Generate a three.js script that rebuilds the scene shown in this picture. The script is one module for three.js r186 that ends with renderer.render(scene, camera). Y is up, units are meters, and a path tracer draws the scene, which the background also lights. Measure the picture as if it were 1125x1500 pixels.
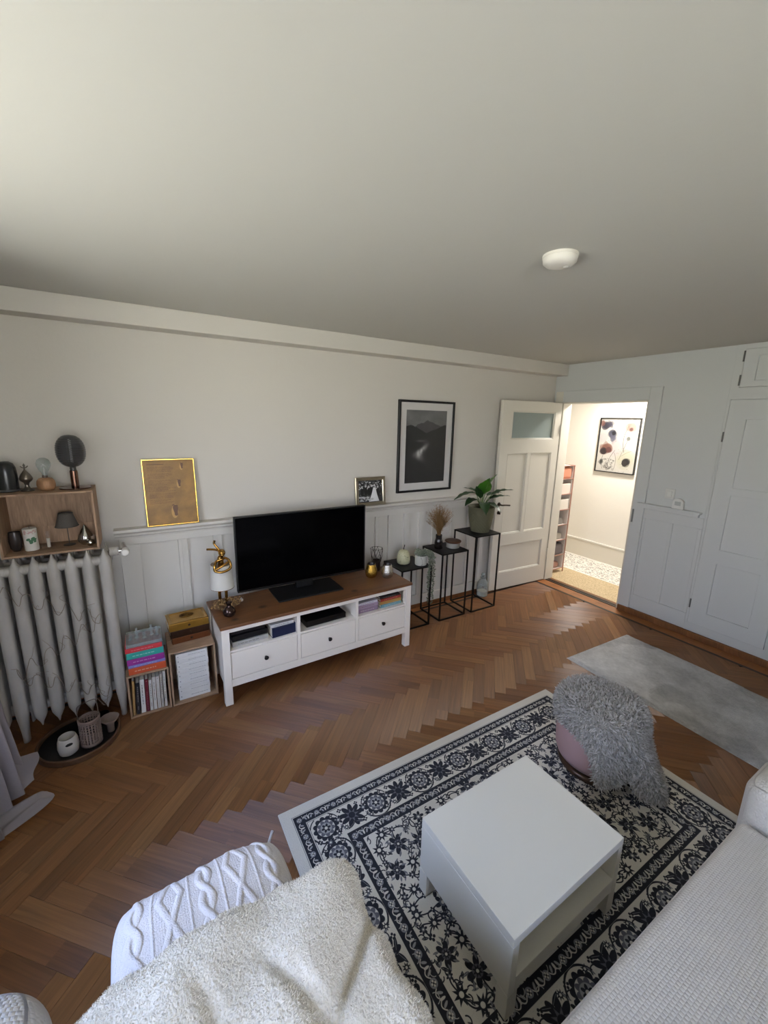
import * as THREE from 'three';
import { RoundedBoxGeometry } from 'three/addons/geometries/RoundedBoxGeometry.js';
import { mergeGeometries, mergeVertices } from 'three/addons/utils/BufferGeometryUtils.js';
import { MeshSurfaceSampler } from 'three/addons/math/MeshSurfaceSampler.js';
import { RectAreaLightUniformsLib } from 'three/addons/lights/RectAreaLightUniformsLib.js';

// ---------------------------------------------------------------- camera, sky, exposure
RectAreaLightUniformsLib.init();
const scene = new THREE.Scene();
const FPX = 602.84;
const camera = new THREE.PerspectiveCamera(2 * Math.atan(750 / FPX) * 180 / Math.PI, 1125 / 1500, 0.05, 60);
camera.position.set(-0.343, 1.8485, 3.1663);
camera.rotation.order = 'YXZ';
camera.rotation.set(-0.2178, -0.5445, 0.022);
camera.updateMatrixWorld();
const renderer = new THREE.WebGLRenderer({ antialias: true });
renderer.toneMapping = THREE.LinearToneMapping;
renderer.toneMappingExposure = 1.0;
renderer.shadowMap.enabled = true;
{ // overcast sky over a pale ground, the same all the way round
  const w = 64, h = 32, d = new Float32Array(w * h * 4);
  for (let j = 0; j < h; j++) for (let i = 0; i < w; i++) {
    const el = ((j + 0.5) / h - 0.5) * Math.PI, k = (j * w + i) * 4;
    const t = Math.max(0, Math.sin(el));
    const q = Math.pow(t, 0.7), c = el > 0 ? [0.82 - 0.66 * q, 0.80 - 0.42 * q, 0.80 + 0.10 * q] : [0.72, 0.72, 0.65];
    d[k] = c[0]; d[k + 1] = c[1]; d[k + 2] = c[2]; d[k + 3] = 1;
  }
  const sky = new THREE.DataTexture(d, w, h, THREE.RGBAFormat, THREE.FloatType);
  sky.mapping = THREE.EquirectangularReflectionMapping; sky.magFilter = THREE.LinearFilter; sky.needsUpdate = true;
  scene.background = sky; scene.backgroundIntensity = 16.3;
}

// ---------------------------------------------------------------- helpers
let seed = 20240611;
function rnd() { seed |= 0; seed = seed + 0x6D2B79F5 | 0; let t = Math.imul(seed ^ seed >>> 15, 1 | seed); t = t + Math.imul(t ^ t >>> 7, 61 | t) ^ t; return ((t ^ t >>> 14) >>> 0) / 4294967296; }
const rr = (a, b) => a + (b - a) * rnd();
const V = (x, y, z) => new THREE.Vector3(x, y, z);
const clamp = (x, a, b) => Math.min(b, Math.max(a, x));
const smooth = (a, b, x) => { const t = clamp((x - a) / (b - a), 0, 1); return t * t * (3 - 2 * t); };
const used = new Map();
function numbered(n) { const k = used.get(n) || 0; used.set(n, k + 1); return k ? n + '_' + String(k).padStart(3, '0') : n; }
function shade(m) { m.castShadow = true; m.receiveShadow = true; return m; }
function norm(g) { // same attributes everywhere so that merging works
  let q = g.index ? g.toNonIndexed() : g;
  if (!q.attributes.uv) q.setAttribute('uv', new THREE.BufferAttribute(new Float32Array(q.attributes.position.count * 2), 2));
  if (!q.attributes.normal) q.computeVertexNormals();
  for (const k of Object.keys(q.attributes)) if (!['position', 'normal', 'uv'].includes(k)) q.deleteAttribute(k);
  return q;
}
function join(gs) { if (!Array.isArray(gs)) return gs; if (gs.length === 1) return gs[0]; return mergeGeometries(gs.map(norm), false); }
function part(name, gs, mat, parent, label) {
  const m = shade(new THREE.Mesh(join(gs), mat)); m.name = name; if (label) m.userData.label = label; parent.add(m); return m;
}
function thing(name, label, category, pos = [0, 0, 0], turn = 0, group) {
  const o = new THREE.Group(); o.name = numbered(name); o.position.set(...pos); o.rotation.y = turn;
  o.userData = { label, category }; if (group) o.userData.group = group; scene.add(o); return o;
}
function solo(name, gs, mat, label, category, pos = [0, 0, 0], turn = 0, group) {
  const m = shade(new THREE.Mesh(join(gs), mat)); m.name = numbered(name); m.position.set(...pos); m.rotation.y = turn;
  m.userData = { label, category }; if (group) m.userData.group = group; scene.add(m); return m;
}
function struct(name, gs, mat, label, category) {
  const m = gs ? shade(new THREE.Mesh(join(gs), mat)) : new THREE.Group();
  m.name = numbered(name); m.userData = { kind: 'structure', label, category }; scene.add(m); return m;
}
function uvm(g, s = 1, turn = false) { // box-mapped uv in metres
  g = g.index ? g.toNonIndexed() : g; if (!g.attributes.normal) g.computeVertexNormals();
  const p = g.attributes.position, n = g.attributes.normal, uv = new Float32Array(p.count * 2);
  for (let i = 0; i < p.count; i++) {
    const ax = Math.abs(n.getX(i)), ay = Math.abs(n.getY(i)), az = Math.abs(n.getZ(i));
    let u, v; if (ay >= ax && ay >= az) { u = p.getX(i); v = p.getZ(i); } else if (ax >= az) { u = p.getZ(i); v = p.getY(i); } else { u = p.getX(i); v = p.getY(i); }
    if (turn) [u, v] = [v, u];
    uv[2 * i] = u / s; uv[2 * i + 1] = v / s;
  }
  g.setAttribute('uv', new THREE.BufferAttribute(uv, 2)); return g;
}
// box from min corner to max corner, lightly rounded
function bx(x0, x1, y0, y1, z0, z1, r = 0.003, seg = 1) {
  const w = x1 - x0, h = y1 - y0, d = z1 - z0; r = Math.min(r, w / 2.2, h / 2.2, d / 2.2);
  const g = r > 0 ? new RoundedBoxGeometry(w, h, d, seg, r) : new THREE.BoxGeometry(w, h, d);
  g.translate((x0 + x1) / 2, (y0 + y1) / 2, (z0 + z1) / 2); return g;
}
const cyl = (r0, r1, h, x, y, z, seg = 24) => new THREE.CylinderGeometry(r0, r1, h, seg).translate(x, y + h / 2, z);
function lathe(pts, seg = 32, x = 0, y = 0, z = 0) { return new THREE.LatheGeometry(pts.map(p => new THREE.Vector2(p[0], p[1])), seg).translate(x, y, z); }
function tube(pts, r, n = 24, seg = 6, closed = false) { return new THREE.TubeGeometry(new THREE.CatmullRomCurve3(pts.map(p => V(...p)), closed), n, r, seg, closed); }
function bar(a, b, r, seg = 8) { return new THREE.TubeGeometry(new THREE.LineCurve3(V(...a), V(...b)), 1, r, seg, false); }
function sqbar(a, b, t) { // square bar along an axis
  return bx(Math.min(a[0], b[0]) - t / 2, Math.max(a[0], b[0]) + t / 2, Math.min(a[1], b[1]) - t / 2, Math.max(a[1], b[1]) + t / 2, Math.min(a[2], b[2]) - t / 2, Math.max(a[2], b[2]) + t / 2, 0.0008);
}
function rectShape(x0, x1, y0, y1, Cls = THREE.Shape) { const s = new Cls(); s.moveTo(x0, y0); s.lineTo(x1, y0); s.lineTo(x1, y1); s.lineTo(x0, y1); s.closePath(); return s; }
// slab in the xy plane with rectangular holes, depth along z
function slab(x0, x1, y0, y1, z0, z1, holes, bev = 0) {
  const s = rectShape(x0, x1, y0, y1); for (const h of holes) s.holes.push(rectShape(...h, THREE.Path));
  const o = bev ? { depth: z1 - z0 - 2 * bev, bevelEnabled: true, bevelThickness: bev, bevelSize: bev, bevelOffset: -bev, bevelSegments: 1 } : { depth: z1 - z0, bevelEnabled: false };
  return new THREE.ExtrudeGeometry(s, o).translate(0, 0, z0 + bev);
}
// value noise
const NT = new Float32Array(256 * 256); for (let i = 0; i < 65536; i++) NT[i] = rnd();
function vn(x, y, p = 256) {
  const xi = Math.floor(x), yi = Math.floor(y), fx = x - xi, fy = y - yi, u = fx * fx * (3 - 2 * fx), v = fy * fy * (3 - 2 * fy);
  const m = a => ((a % p) + p) % p, A = NT[m(yi) * 256 + m(xi)], B = NT[m(yi) * 256 + m(xi + 1)], C = NT[m(yi + 1) * 256 + m(xi)], D = NT[m(yi + 1) * 256 + m(xi + 1)];
  return (A * (1 - u) + B * u) * (1 - v) + (C * (1 - u) + D * u) * v;
}
function fbm(x, y, o = 4, p = 256) { let s = 0, a = 0.5, t = 0; for (let i = 0; i < o; i++) { s += a * vn(x, y, p); t += a; a *= 0.5; x *= 2; y *= 2; p = Math.min(256, p * 2); } return s / t; }
function dataTex(w, h, fn, srgb = true, rep = true) {
  const d = new Uint8Array(w * h * 4);
  for (let j = 0; j < h; j++) for (let i = 0; i < w; i++) { const c = fn(i / w, j / h), k = (j * w + i) * 4; d[k] = clamp(c[0], 0, 255); d[k + 1] = clamp(c[1], 0, 255); d[k + 2] = clamp(c[2], 0, 255); d[k + 3] = 255; }
  const t = new THREE.DataTexture(d, w, h, THREE.RGBAFormat); t.magFilter = THREE.LinearFilter; t.minFilter = THREE.LinearMipmapLinearFilter; t.generateMipmaps = true;
  if (srgb) t.colorSpace = THREE.SRGBColorSpace; if (rep) t.wrapS = t.wrapT = THREE.RepeatWrapping; t.needsUpdate = true; return t;
}
const g3 = v => [v, v, v];
function canvasTex(w, h, draw, srgb = true) {
  const c = document.createElement('canvas'); c.width = w; c.height = h; draw(c.getContext('2d'), w, h);
  const t = new THREE.CanvasTexture(c); if (srgb) t.colorSpace = THREE.SRGBColorSpace; t.anisotropy = 8; return t;
}
const M = (color, roughness = 0.6, o = {}) => new THREE.MeshStandardMaterial({ color, roughness, ...o });
const MP = (color, roughness = 0.6, o = {}) => new THREE.MeshPhysicalMaterial({ color, roughness, ...o });

// ---------------------------------------------------------------- shared textures and materials
const grainTex = dataTex(256, 1024, (u, v) => { // grain runs along v
  const warp = fbm(u * 3, v * 3, 3, 8) * 1.2, a = fbm(u * 26 + warp * 2, v * 4, 4, 32), b = vn(u * 110 + warp * 3, v * 8, 256), c = fbm(u * 2, v * 2, 3, 8);
  const k = 0.80 + 0.22 * (a - 0.5) + 0.10 * (b - 0.5) + 0.22 * (c - 0.5); return [255 * (k + 0.10), 255 * (k + 0.085), 255 * (k + 0.06)];
});
const grainBump = dataTex(256, 512, (u, v) => g3(255 * (0.5 + 0.5 * (vn(u * 120, v * 10, 256) - 0.5) + 0.3 * (fbm(u * 30, v * 5, 3, 32) - 0.5))), false);
const plasterBump = dataTex(512, 512, (u, v) => g3(255 * fbm(u * 64, v * 64, 4, 64)), false);
const fineNoise = dataTex(256, 256, (u, v) => g3(255 * (0.5 * vn(u * 128, v * 128, 128) + 0.5 * vn(u * 64 + 9, v * 64, 64))), false);
const patchTex = dataTex(256, 256, (u, v) => { const k = 238 + 26 * (fbm(u * 8, v * 8, 5, 8) - 0.5); return [k, k, k]; });
const wallMat = M(0xd2cdc4, 0.85, { bumpMap: plasterBump, bumpScale: 0.0004 });
const ceilMat = M(0xc6c4bc, 0.9, { bumpMap: plasterBump, bumpScale: 0.0003 });
const panelMat = M(0xd3cfc6, 0.45, { bumpMap: fineNoise, bumpScale: 0.0002 });
const rightMat = M(0xcccecb, 0.5, { bumpMap: fineNoise, bumpScale: 0.0002 });
const doorMat = M(0xdad5c8, 0.42, { bumpMap: fineNoise, bumpScale: 0.0002 });
const whiteLacquer = M(0xe4e0d6, 0.38);
const blackMetal = M(0x0c0c0d, 0.45, { metalness: 0.4 });
const brass = M(0xc79a4b, 0.22, { metalness: 1 });
const chrome = M(0xc8c8c6, 0.15, { metalness: 1 });
const glassMat = MP(0xffffff, 0.02, { transmission: 1, thickness: 0, ior: 1.45 });
const paleGlass = MP(0xdfe4e3, 0.05, { transmission: 0.8, thickness: 0, ior: 1.45 });
const baseWood = M(0x8a5a34, 0.5, { map: grainTex, bumpMap: grainBump, bumpScale: 0.0003 });
const crateWood = M(0xb3957a, 0.65, { map: grainTex, bumpMap: grainBump, bumpScale: 0.0004 });
const darkInlay = M(0x1d120c, 0.4, { map: grainTex });

// ---------------------------------------------------------------- room dimensions
const XL = -1.35, XR = 3.81, ZN = 4.9, HC = 2.491, WT = 0.12;
const HX = 5.08, HZ0 = -1.3, HZ1 = 2.3, HHC = 2.45;      // hallway behind the right wall
const OPZ0 = 0.122, OPZ1 = 1.036, OPY = 2.092;          // doorway

// floor ------------------------------------------------------------
{
  const floor = struct('floor', null, null, 'oiled oak herringbone parquet with dark inlay border strip', 'floor');
  part('subfloor', uvm(bx(XL - WT, XR + 0.06, -0.16, -0.0135, -WT, ZN + WT, 0)), M(0x24170f, 0.9), floor);
  const L = 0.48, W = 0.0747, S2 = Math.SQRT1_2;
  const tones = [0xb27b4b, 0xaa7345, 0xa46d41, 0xb78252, 0xa06a3e, 0xaf7a4c, 0xad764a, 0x9f6a40];
  const mk = c => MP(new THREE.Color(c).multiplyScalar(0.6), 0.5, { ior: 1.68, anisotropy: 1.0, map: grainTex, bumpMap: grainBump, bumpScale: 0.00025, });
  const mats = tones.map(mk);
  const X0 = XL, X1 = XR - 0.165, Z0 = 0.125, Z1 = ZN;
  function clip(poly) {
    const cut = (p, f) => { const o = []; for (let i = 0; i < p.length; i++) { const a = p[i], b = p[(i + 1) % p.length], fa = f(a), fb = f(b); if (fa >= 0) o.push(a); if (fa * fb < 0) { const t = fa / (fa - fb); o.push([a[0] + (b[0] - a[0]) * t, a[1] + (b[1] - a[1]) * t]); } } return o; };
    for (const f of [p => p[0] - X0, p => X1 - p[0], p => p[1] - Z0, p => Z1 - p[1]]) { poly = cut(poly, f); if (poly.length < 3) return null; }
    return poly;
  }
  function inset(poly, d) {
    const n = poly.length, out = []; let area = 0; for (let i = 0; i < n; i++) { const a = poly[i], b = poly[(i + 1) % n]; area += a[0] * b[1] - b[0] * a[1]; }
    const s = area > 0 ? 1 : -1, lines = [];
    for (let i = 0; i < n; i++) { const a = poly[i], b = poly[(i + 1) % n], dx = b[0] - a[0], dz = b[1] - a[1], l = Math.hypot(dx, dz) || 1e-9; const nx = -dz / l * s, nz = dx / l * s; lines.push([nx, nz, nx * a[0] + nz * a[1] + d]); }
    for (let i = 0; i < n; i++) { const A = lines[(i + n - 1) % n], B = lines[i], det = A[0] * B[1] - A[1] * B[0]; if (Math.abs(det) < 1e-6) { out.push(poly[i]); continue; } out.push([(A[2] * B[1] - A[1] * B[2]) / det, (A[0] * B[2] - A[2] * B[0]) / det]); }
    return out;
  }
  function block(poly, u, v, off) {
    const a = inset(poly, 0.0003), b = inset(poly, 0.0012), y0 = -0.013, y1 = -0.0008, y2 = 0, pos = [], uv = [];
    const put = (p, y) => { pos.push(p[0], y, p[1]); uv.push((p[0] * v[0] + p[1] * v[1]) / 0.28 + off[0], (p[0] * u[0] + p[1] * u[1]) / 1.1 + off[1]); };
    const n = poly.length; let area = 0; for (let i = 0; i < n; i++) { const p = poly[i], q = poly[(i + 1) % n]; area += p[0] * q[1] - q[0] * p[1]; }
    const tri = (p, yp, q, yq, r, yr) => { if (area > 0) { put(p, yp); put(r, yr); put(q, yq); } else { put(p, yp); put(q, yq); put(r, yr); } };
    for (let i = 1; i < n - 1; i++) tri(b[0], y2, b[i], y2, b[i + 1], y2);
    for (let i = 0; i < n; i++) { const j = (i + 1) % n; tri(b[i], y2, a[i], y1, a[j], y1); tri(b[i], y2, a[j], y1, b[j], y2); tri(a[i], y1, a[i], y0, a[j], y0); tri(a[i], y1, a[j], y0, a[j], y1); }
    const g = new THREE.BufferGeometry(); g.setAttribute('position', new THREE.Float32BufferAttribute(pos, 3)); g.setAttribute('uv', new THREE.Float32BufferAttribute(uv, 2)); g.computeVertexNormals(); return g;
  }
  const u = [S2, S2], v = [S2, -S2], list = [];
  const ad = (T, s, t) => [T[0] + s * u[0] + t * v[0], T[1] + s * u[1] + t * v[1]];
  for (let k = -3; k <= 7; k++) for (let i = -40; i <= 60; i++) {
    const T = [-0.65 + i * W * Math.SQRT2, 1.396 + k * L * Math.SQRT2];
    for (const [dir, q] of [['a', [ad(T, 0, 0), ad(T, L, 0), ad(T, L, -W), ad(T, 0, -W)]], ['b', [ad(T, 0, 0), ad(T, W, 0), ad(T, W, L), ad(T, 0, L)]]]) {
      const p = clip(q); if (!p) continue;
      let ar = 0; for (let j = 0; j < p.length; j++) { const a = p[j], b = p[(j + 1) % p.length]; ar += a[0] * b[1] - b[0] * a[1]; } ar = Math.abs(ar) / 2; if (ar < 0.0004) continue;
      const cx = p.reduce((s, c) => s + c[0], 0) / p.length, cz = p.reduce((s, c) => s + c[1], 0) / p.length;
      const g = block(p, dir === 'a' ? u : v, dir === 'a' ? v : u, [rnd() * 7, rnd() * 7]);
      const m = mats[Math.floor(rnd() * mats.length)];
      const s = V(cx, 0, cz).project(camera), d = camera.position.distanceTo(V(cx, 0, cz));
      const under = (cx > 0.15 && cx < 1.95 && cz > 1.62) || (cz > 2.75) || (cx > 2.55 && cx < 3.28 && cz > 1.42) || (cx > -0.5 && cx < 0.1 && cz > 2.2);
      list.push({ g, m, score: Math.abs(s.x) < 1.06 && Math.abs(s.y) < 1.06 && s.z < 1 && !under ? ar / d ** 2.6 : -d });
    }
  }
  list.sort((a, b) => b.score - a.score);
  const near = list.slice(0, 296), rest = list.slice(296);
  near.forEach(o => part('parquet_block', o.g, o.m, floor));
  const r = part('parquet_blocks', rest.map(o => o.g), mats[0], floor); r.userData.kind = 'stuff';
  // border: dark inlay strip and planks along the walls
  const plank = MP(0xa56c3f, 0.38, { map: grainTex, bumpMap: grainBump, bumpScale: 0.0003 });
  part('inlay_strip', uvm(bx(X1 + 0.001, X1 + 0.031, -0.013, 0, 0.101, ZN, 0.0005), 0.28), darkInlay, floor, 'dark inlay strip along the panelled wall');
  part('inlay_strip', uvm(bx(XL, X1, -0.013, 0, 0.096, 0.124, 0.0005), 0.28, true), darkInlay, floor, 'dark inlay strip along the wainscot');
  for (const [a, b] of [[0, 1.1], [1.1, 2.15], [2.15, 3.1], [3.1, 4.0], [4.0, ZN]]) for (const [c, d] of [[X1 + 0.032, X1 + 0.1], [X1 + 0.1, XR - 0.001]]) part('border_plank', uvm(bx(c, d, -0.013, 0, a + 0.0005, b - 0.0005, 0.0006), 0.28), plank, floor);
  for (let x = XL; x < X1; x += 0.9) for (const [c, d] of [[0.001, 0.048], [0.048, 0.095]]) part('border_plank', uvm(bx(x + 0.0005, Math.min(X1, x + 0.9) - 0.0005, -0.013, 0, c, d, 0.0006), 0.28, true), plank, floor);
}
// ceiling, beam, walls ----------------------------------------------
struct('ceiling', uvm(bx(XL - WT, XR + WT, HC, HC + 0.12, -WT, ZN + WT, 0)), ceilMat, 'white plastered ceiling', 'ceiling');
struct('trim_1', uvm(bx(XL, XR, 2.372, HC, 0, 0.144, 0.004)), wallMat, 'white boxed beam along ceiling above television', 'beam');
struct('wall_back', uvm(bx(XL - WT, XR + WT, -0.16, HC, -WT, 0, 0)), wallMat, 'off-white plastered wall behind the television', 'wall');
function casement(name, label, A, B, Y0, Y1) { // window built along local x, room on the -z side
  const C = (A + B) / 2, w = struct(name, null, null, label, 'window');
  const h = [[A + 0.06, C - 0.03, Y0 + 0.06, Y1 - 0.06], [C + 0.03, B - 0.06, Y0 + 0.06, Y1 - 0.06]];
  part('window_frame', slab(A + 0.002, B - 0.002, Y0 + 0.002, Y1 - 0.002, 0.13, 0.19, h, 0.003), whiteLacquer, w);
  for (const q of h) part('pane', new THREE.BoxGeometry(q[1] - q[0], q[3] - q[2], 0.004).translate((q[0] + q[1]) / 2, (q[2] + q[3]) / 2, 0.16), glassMat, w);
  part('window_sill', bx(A - 0.03, B + 0.03, Y0 - 0.03, Y0 - 0.002, -0.05, 0.13, 0.004), whiteLacquer, w);
  return w;
}
const W1 = [-1.0, 0.6, 0.86, 2.25], W2 = [1.4, 2.6, 0.86, 2.25];
struct('wall_near', uvm(slab(XL - 0.25, XR + WT, -0.16, HC, ZN, ZN + 0.25, [W1])), wallMat, 'white window wall behind the sofa', 'wall');
casement('window_1', 'white framed double casement window behind the sofa', ...W1).position.z = ZN;
{
  const g = slab(-ZN - 0.25, WT, -0.16, HC, 0, 0.25, [[-W2[1], -W2[0], W2[2], W2[3]]]); g.rotateY(Math.PI / 2); g.translate(XL - 0.25, 0, 0);
  struct('wall_left', uvm(g), wallMat, 'white wall with window on the curtain side', 'wall');
  const w = casement('window_2', 'white framed double casement window beside the chaise', ...W2); w.rotation.y = -Math.PI / 2; w.position.x = XL;
}
{ // right wall with the doorway
  const g = slab(-ZN - WT, WT, -0.16, HC, 0, WT, [[-OPZ1, -OPZ0, -0.155, OPY]]); g.rotateY(Math.PI / 2); g.translate(XR, 0, 0);
  struct('wall_right', uvm(g), rightMat, 'pale grey painted panelled wall with doorway', 'wall');
  const t = struct('trim_2', null, null, 'white casing and lining around the hallway doorway', 'door frame');
  // lining
  part('jamb', bx(XR - 0.012, XR + WT + 0.01, 0, OPY, OPZ0, OPZ0 + 0.018, 0.003), doorMat, t);
  part('jamb', bx(XR - 0.012, XR + WT + 0.01, 0, OPY, OPZ1 - 0.014, OPZ1, 0.003), doorMat, t);
  part('head', bx(XR - 0.012, XR + WT + 0.01, OPY - 0.014, OPY, OPZ0, OPZ1, 0.003), doorMat, t);
  part('casing', bx(XR - 0.017, XR, 0.0, OPY + 0.115, OPZ1, OPZ1 + 0.108, 0.004), rightMat, t);
  part('casing', bx(XR - 0.017, XR, 0.0, OPY + 0.115, 0.03, OPZ0, 0.004), doorMat, t);
  part('casing', bx(XR - 0.017, XR, OPY, OPY + 0.118, OPZ0, OPZ1, 0.004), rightMat, t);
  part('strike_plate', bx(XR - 0.021, XR - 0.016, 0.93, 1.06, OPZ1 + 0.006, OPZ1 + 0.022, 0.001), M(0x8c8c88, 0.4, { metalness: 0.7 }), t, 'grey metal strike plate');
  struct('trim_3', [bx(XR - 0.001, XR + 0.035, -0.014, 0.004, OPZ0, OPZ1, 0.001), bx(XR + 0.045, XR + 0.075, -0.014, 0.004, OPZ0, OPZ1, 0.001)], darkInlay, 'dark brown threshold strips in hallway doorway', 'threshold');
  struct('trim_4', uvm(bx(XR + 0.03, XR + WT, -0.02, 0.001, OPZ0, OPZ1, 0.0005), 0.28), baseWood, 'oak threshold board under the doorway', 'threshold');
}
// wainscot on the back wall -------------------------------------------
{
  const w = struct('trim_5', null, null, 'white painted wainscot panelling with moulded ledge', 'wainscot');
  const x0 = -0.49, x1 = 2.86, yT = 1.07;
  part('backing', bx(x0, x1, 0.045, yT, 0, 0.008, 0.001), panelMat, w);
  part('top_rail', bx(x0, x1, 1.0, yT, 0.008, 0.034, 0.002), panelMat, w);
  part('bottom_rail', bx(x0, x1, 0.045, 0.14, 0.008, 0.034, 0.002), panelMat, w);
  const st = [-0.43, -0.11, 0.122, 0.355, 0.588, 0.82, 1.053, 1.286, 1.5, 1.62, 1.81, 1.985, 2.15, 2.39, 2.62, 2.8];
  st.forEach((x, i) => {
    const hw = i === 0 ? 0.058 : i === 9 ? 0.012 : 0.03;
    const s = part('stile', bx(x - hw, x + hw, 0.14, 1.0, 0.008, 0.034, 0.002), panelMat, w);
    if (i !== 0 && i !== 9) part('bead', bx(x - 0.008, x + 0.008, 0.14, 1.0, 0.034, 0.037, 0.001), panelMat, s);
  });
  const prof = new THREE.Shape(); [[0, 1.045], [0.036, 1.045], [0.038, 1.058], [0.05, 1.066], [0.052, 1.08], [0.066, 1.092], [0.082, 1.098], [0.082, 1.116], [0, 1.116]].forEach((p, i) => i ? prof.lineTo(...p) : prof.moveTo(...p));
  const r = new THREE.ExtrudeGeometry(prof, { depth: x1 - x0 + 0.02, bevelEnabled: false }); r.rotateY(Math.PI / 2); r.scale(1, 1, -1); // x along the wall
  const pos = r.attributes.position; for (let i = 0; i < pos.count; i++) pos.setZ(i, Math.abs(pos.getZ(i)));
  r.translate(x0 - 0.02, 0, 0); if (r.index) { const a = r.index.array; for (let i = 0; i < a.length; i += 3) [a[i], a[i + 1]] = [a[i + 1], a[i]]; } r.computeVertexNormals();
  part('ledge', r, panelMat, w);
  struct('baseboard_back', uvm(bx(XL, 2.9, 0, 0.045, 0.0, 0.034, 0.004), 0.28, true), baseWood, 'low oak skirting under the wainscot', 'baseboard');
}
// panelled right wall: ledge, lower panels, built-in cupboard ------------------
{
  const x = XR, t = struct('trim_6', null, null, 'pale grey dado ledge with vertical panels beside doorway', 'wainscot');
  part('ledge', [bx(x - 0.05, x, 1.115, 1.135, OPZ1 + 0.05, 1.615, 0.004), bx(x - 0.03, x, 1.085, 1.115, OPZ1 + 0.108, 1.6, 0.006)], rightMat, t);
  for (const [a, b] of [[1.144, 1.166], [1.385, 1.41], [1.61, 1.64]]) part('stile', bx(x - 0.009, x, 0.21, 0.99, a, b, 0.003), rightMat, t);
  part('top_rail', bx(x - 0.009, x, 0.99, 1.085, 1.144, 1.64, 0.003), rightMat, t);
  part('bottom_rail', bx(x - 0.009, x, 0.1, 0.21, 1.144, 1.64, 0.003), rightMat, t);
  struct('baseboard_right', uvm(bx(x - 0.028, x, 0, 0.06, OPZ1 + 0.004, ZN, 0.006), 0.28), baseWood, 'brown oak skirting along the panelled wall', 'baseboard');
  const fr = struct('trim_7', null, null, 'pale grey face frame of the built-in cupboard', 'cupboard frame');
  // face frame in yz
  const f = slab(-3.4, -1.642, 0.061, HC - 0.001, 0, 0.014, [[-2.2, -1.662, 0.138, 2.075], [-2.2, -1.7, 2.165, 2.452], [-2.78, -2.225, 0.138, 2.075], [-2.74, -2.225, 2.165, 2.452]], 0.001); f.rotateY(Math.PI / 2); f.translate(x - 0.014, 0, 0);
  part('face_frame', f, rightMat, fr);
  const hingeM = M(0x6d6d69, 0.5, { metalness: 0.5 });
  let doorCount = 1;
  function cup(z0, z1, y0, y1, panels, label, hinge) {
    const d = struct('door_' + (++doorCount), null, null, label, 'cupboard door');
    const h = panels.map(p => [-p[1], -p[0], p[2], p[3]]);
    const g = slab(-z1 + 0.0025, -z0 - 0.0025, y0 + 0.0025, y1 - 0.0025, 0, 0.02, h, 0.002); g.rotateY(Math.PI / 2); g.translate(x - 0.021, 0, 0);
    part('door_frame', g, rightMat, d);
    for (const p of panels) part('panel', bx(x - 0.011, x - 0.001, p[2] - 0.004, p[3] + 0.004, p[0] - 0.004, p[1] + 0.004, 0.001), rightMat, d);
    for (const yy of hinge) part('hinge', cyl(0.006, 0.006, 0.08, x - 0.022, yy - 0.04, z0 - 0.003, 10), hingeM, d);
    return d;
  }
  cup(1.662, 2.2, 0.138, 2.075, [[1.79, 2.08, 0.267, 0.725], [1.79, 2.08, 0.85, 1.313], [1.79, 2.08, 1.376, 1.918]], 'tall cupboard door with three recessed panels beside ledge', [0.32, 1.78]);
  cup(1.7, 2.2, 2.165, 2.452, [[1.79, 2.1, 2.215, 2.395]], 'small top cupboard door right under the ceiling', [2.22, 2.4]);
  cup(2.225, 2.78, 0.138, 2.075, [[2.35, 2.66, 0.267, 0.725], [2.35, 2.66, 0.85, 1.313], [2.35, 2.66, 1.376, 1.918]], 'second tall cupboard door cut off by right edge', []);
  cup(2.225, 2.74, 2.165, 2.452, [[2.33, 2.64, 2.215, 2.395]], 'second small top cupboard door at right edge', []);
}
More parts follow.
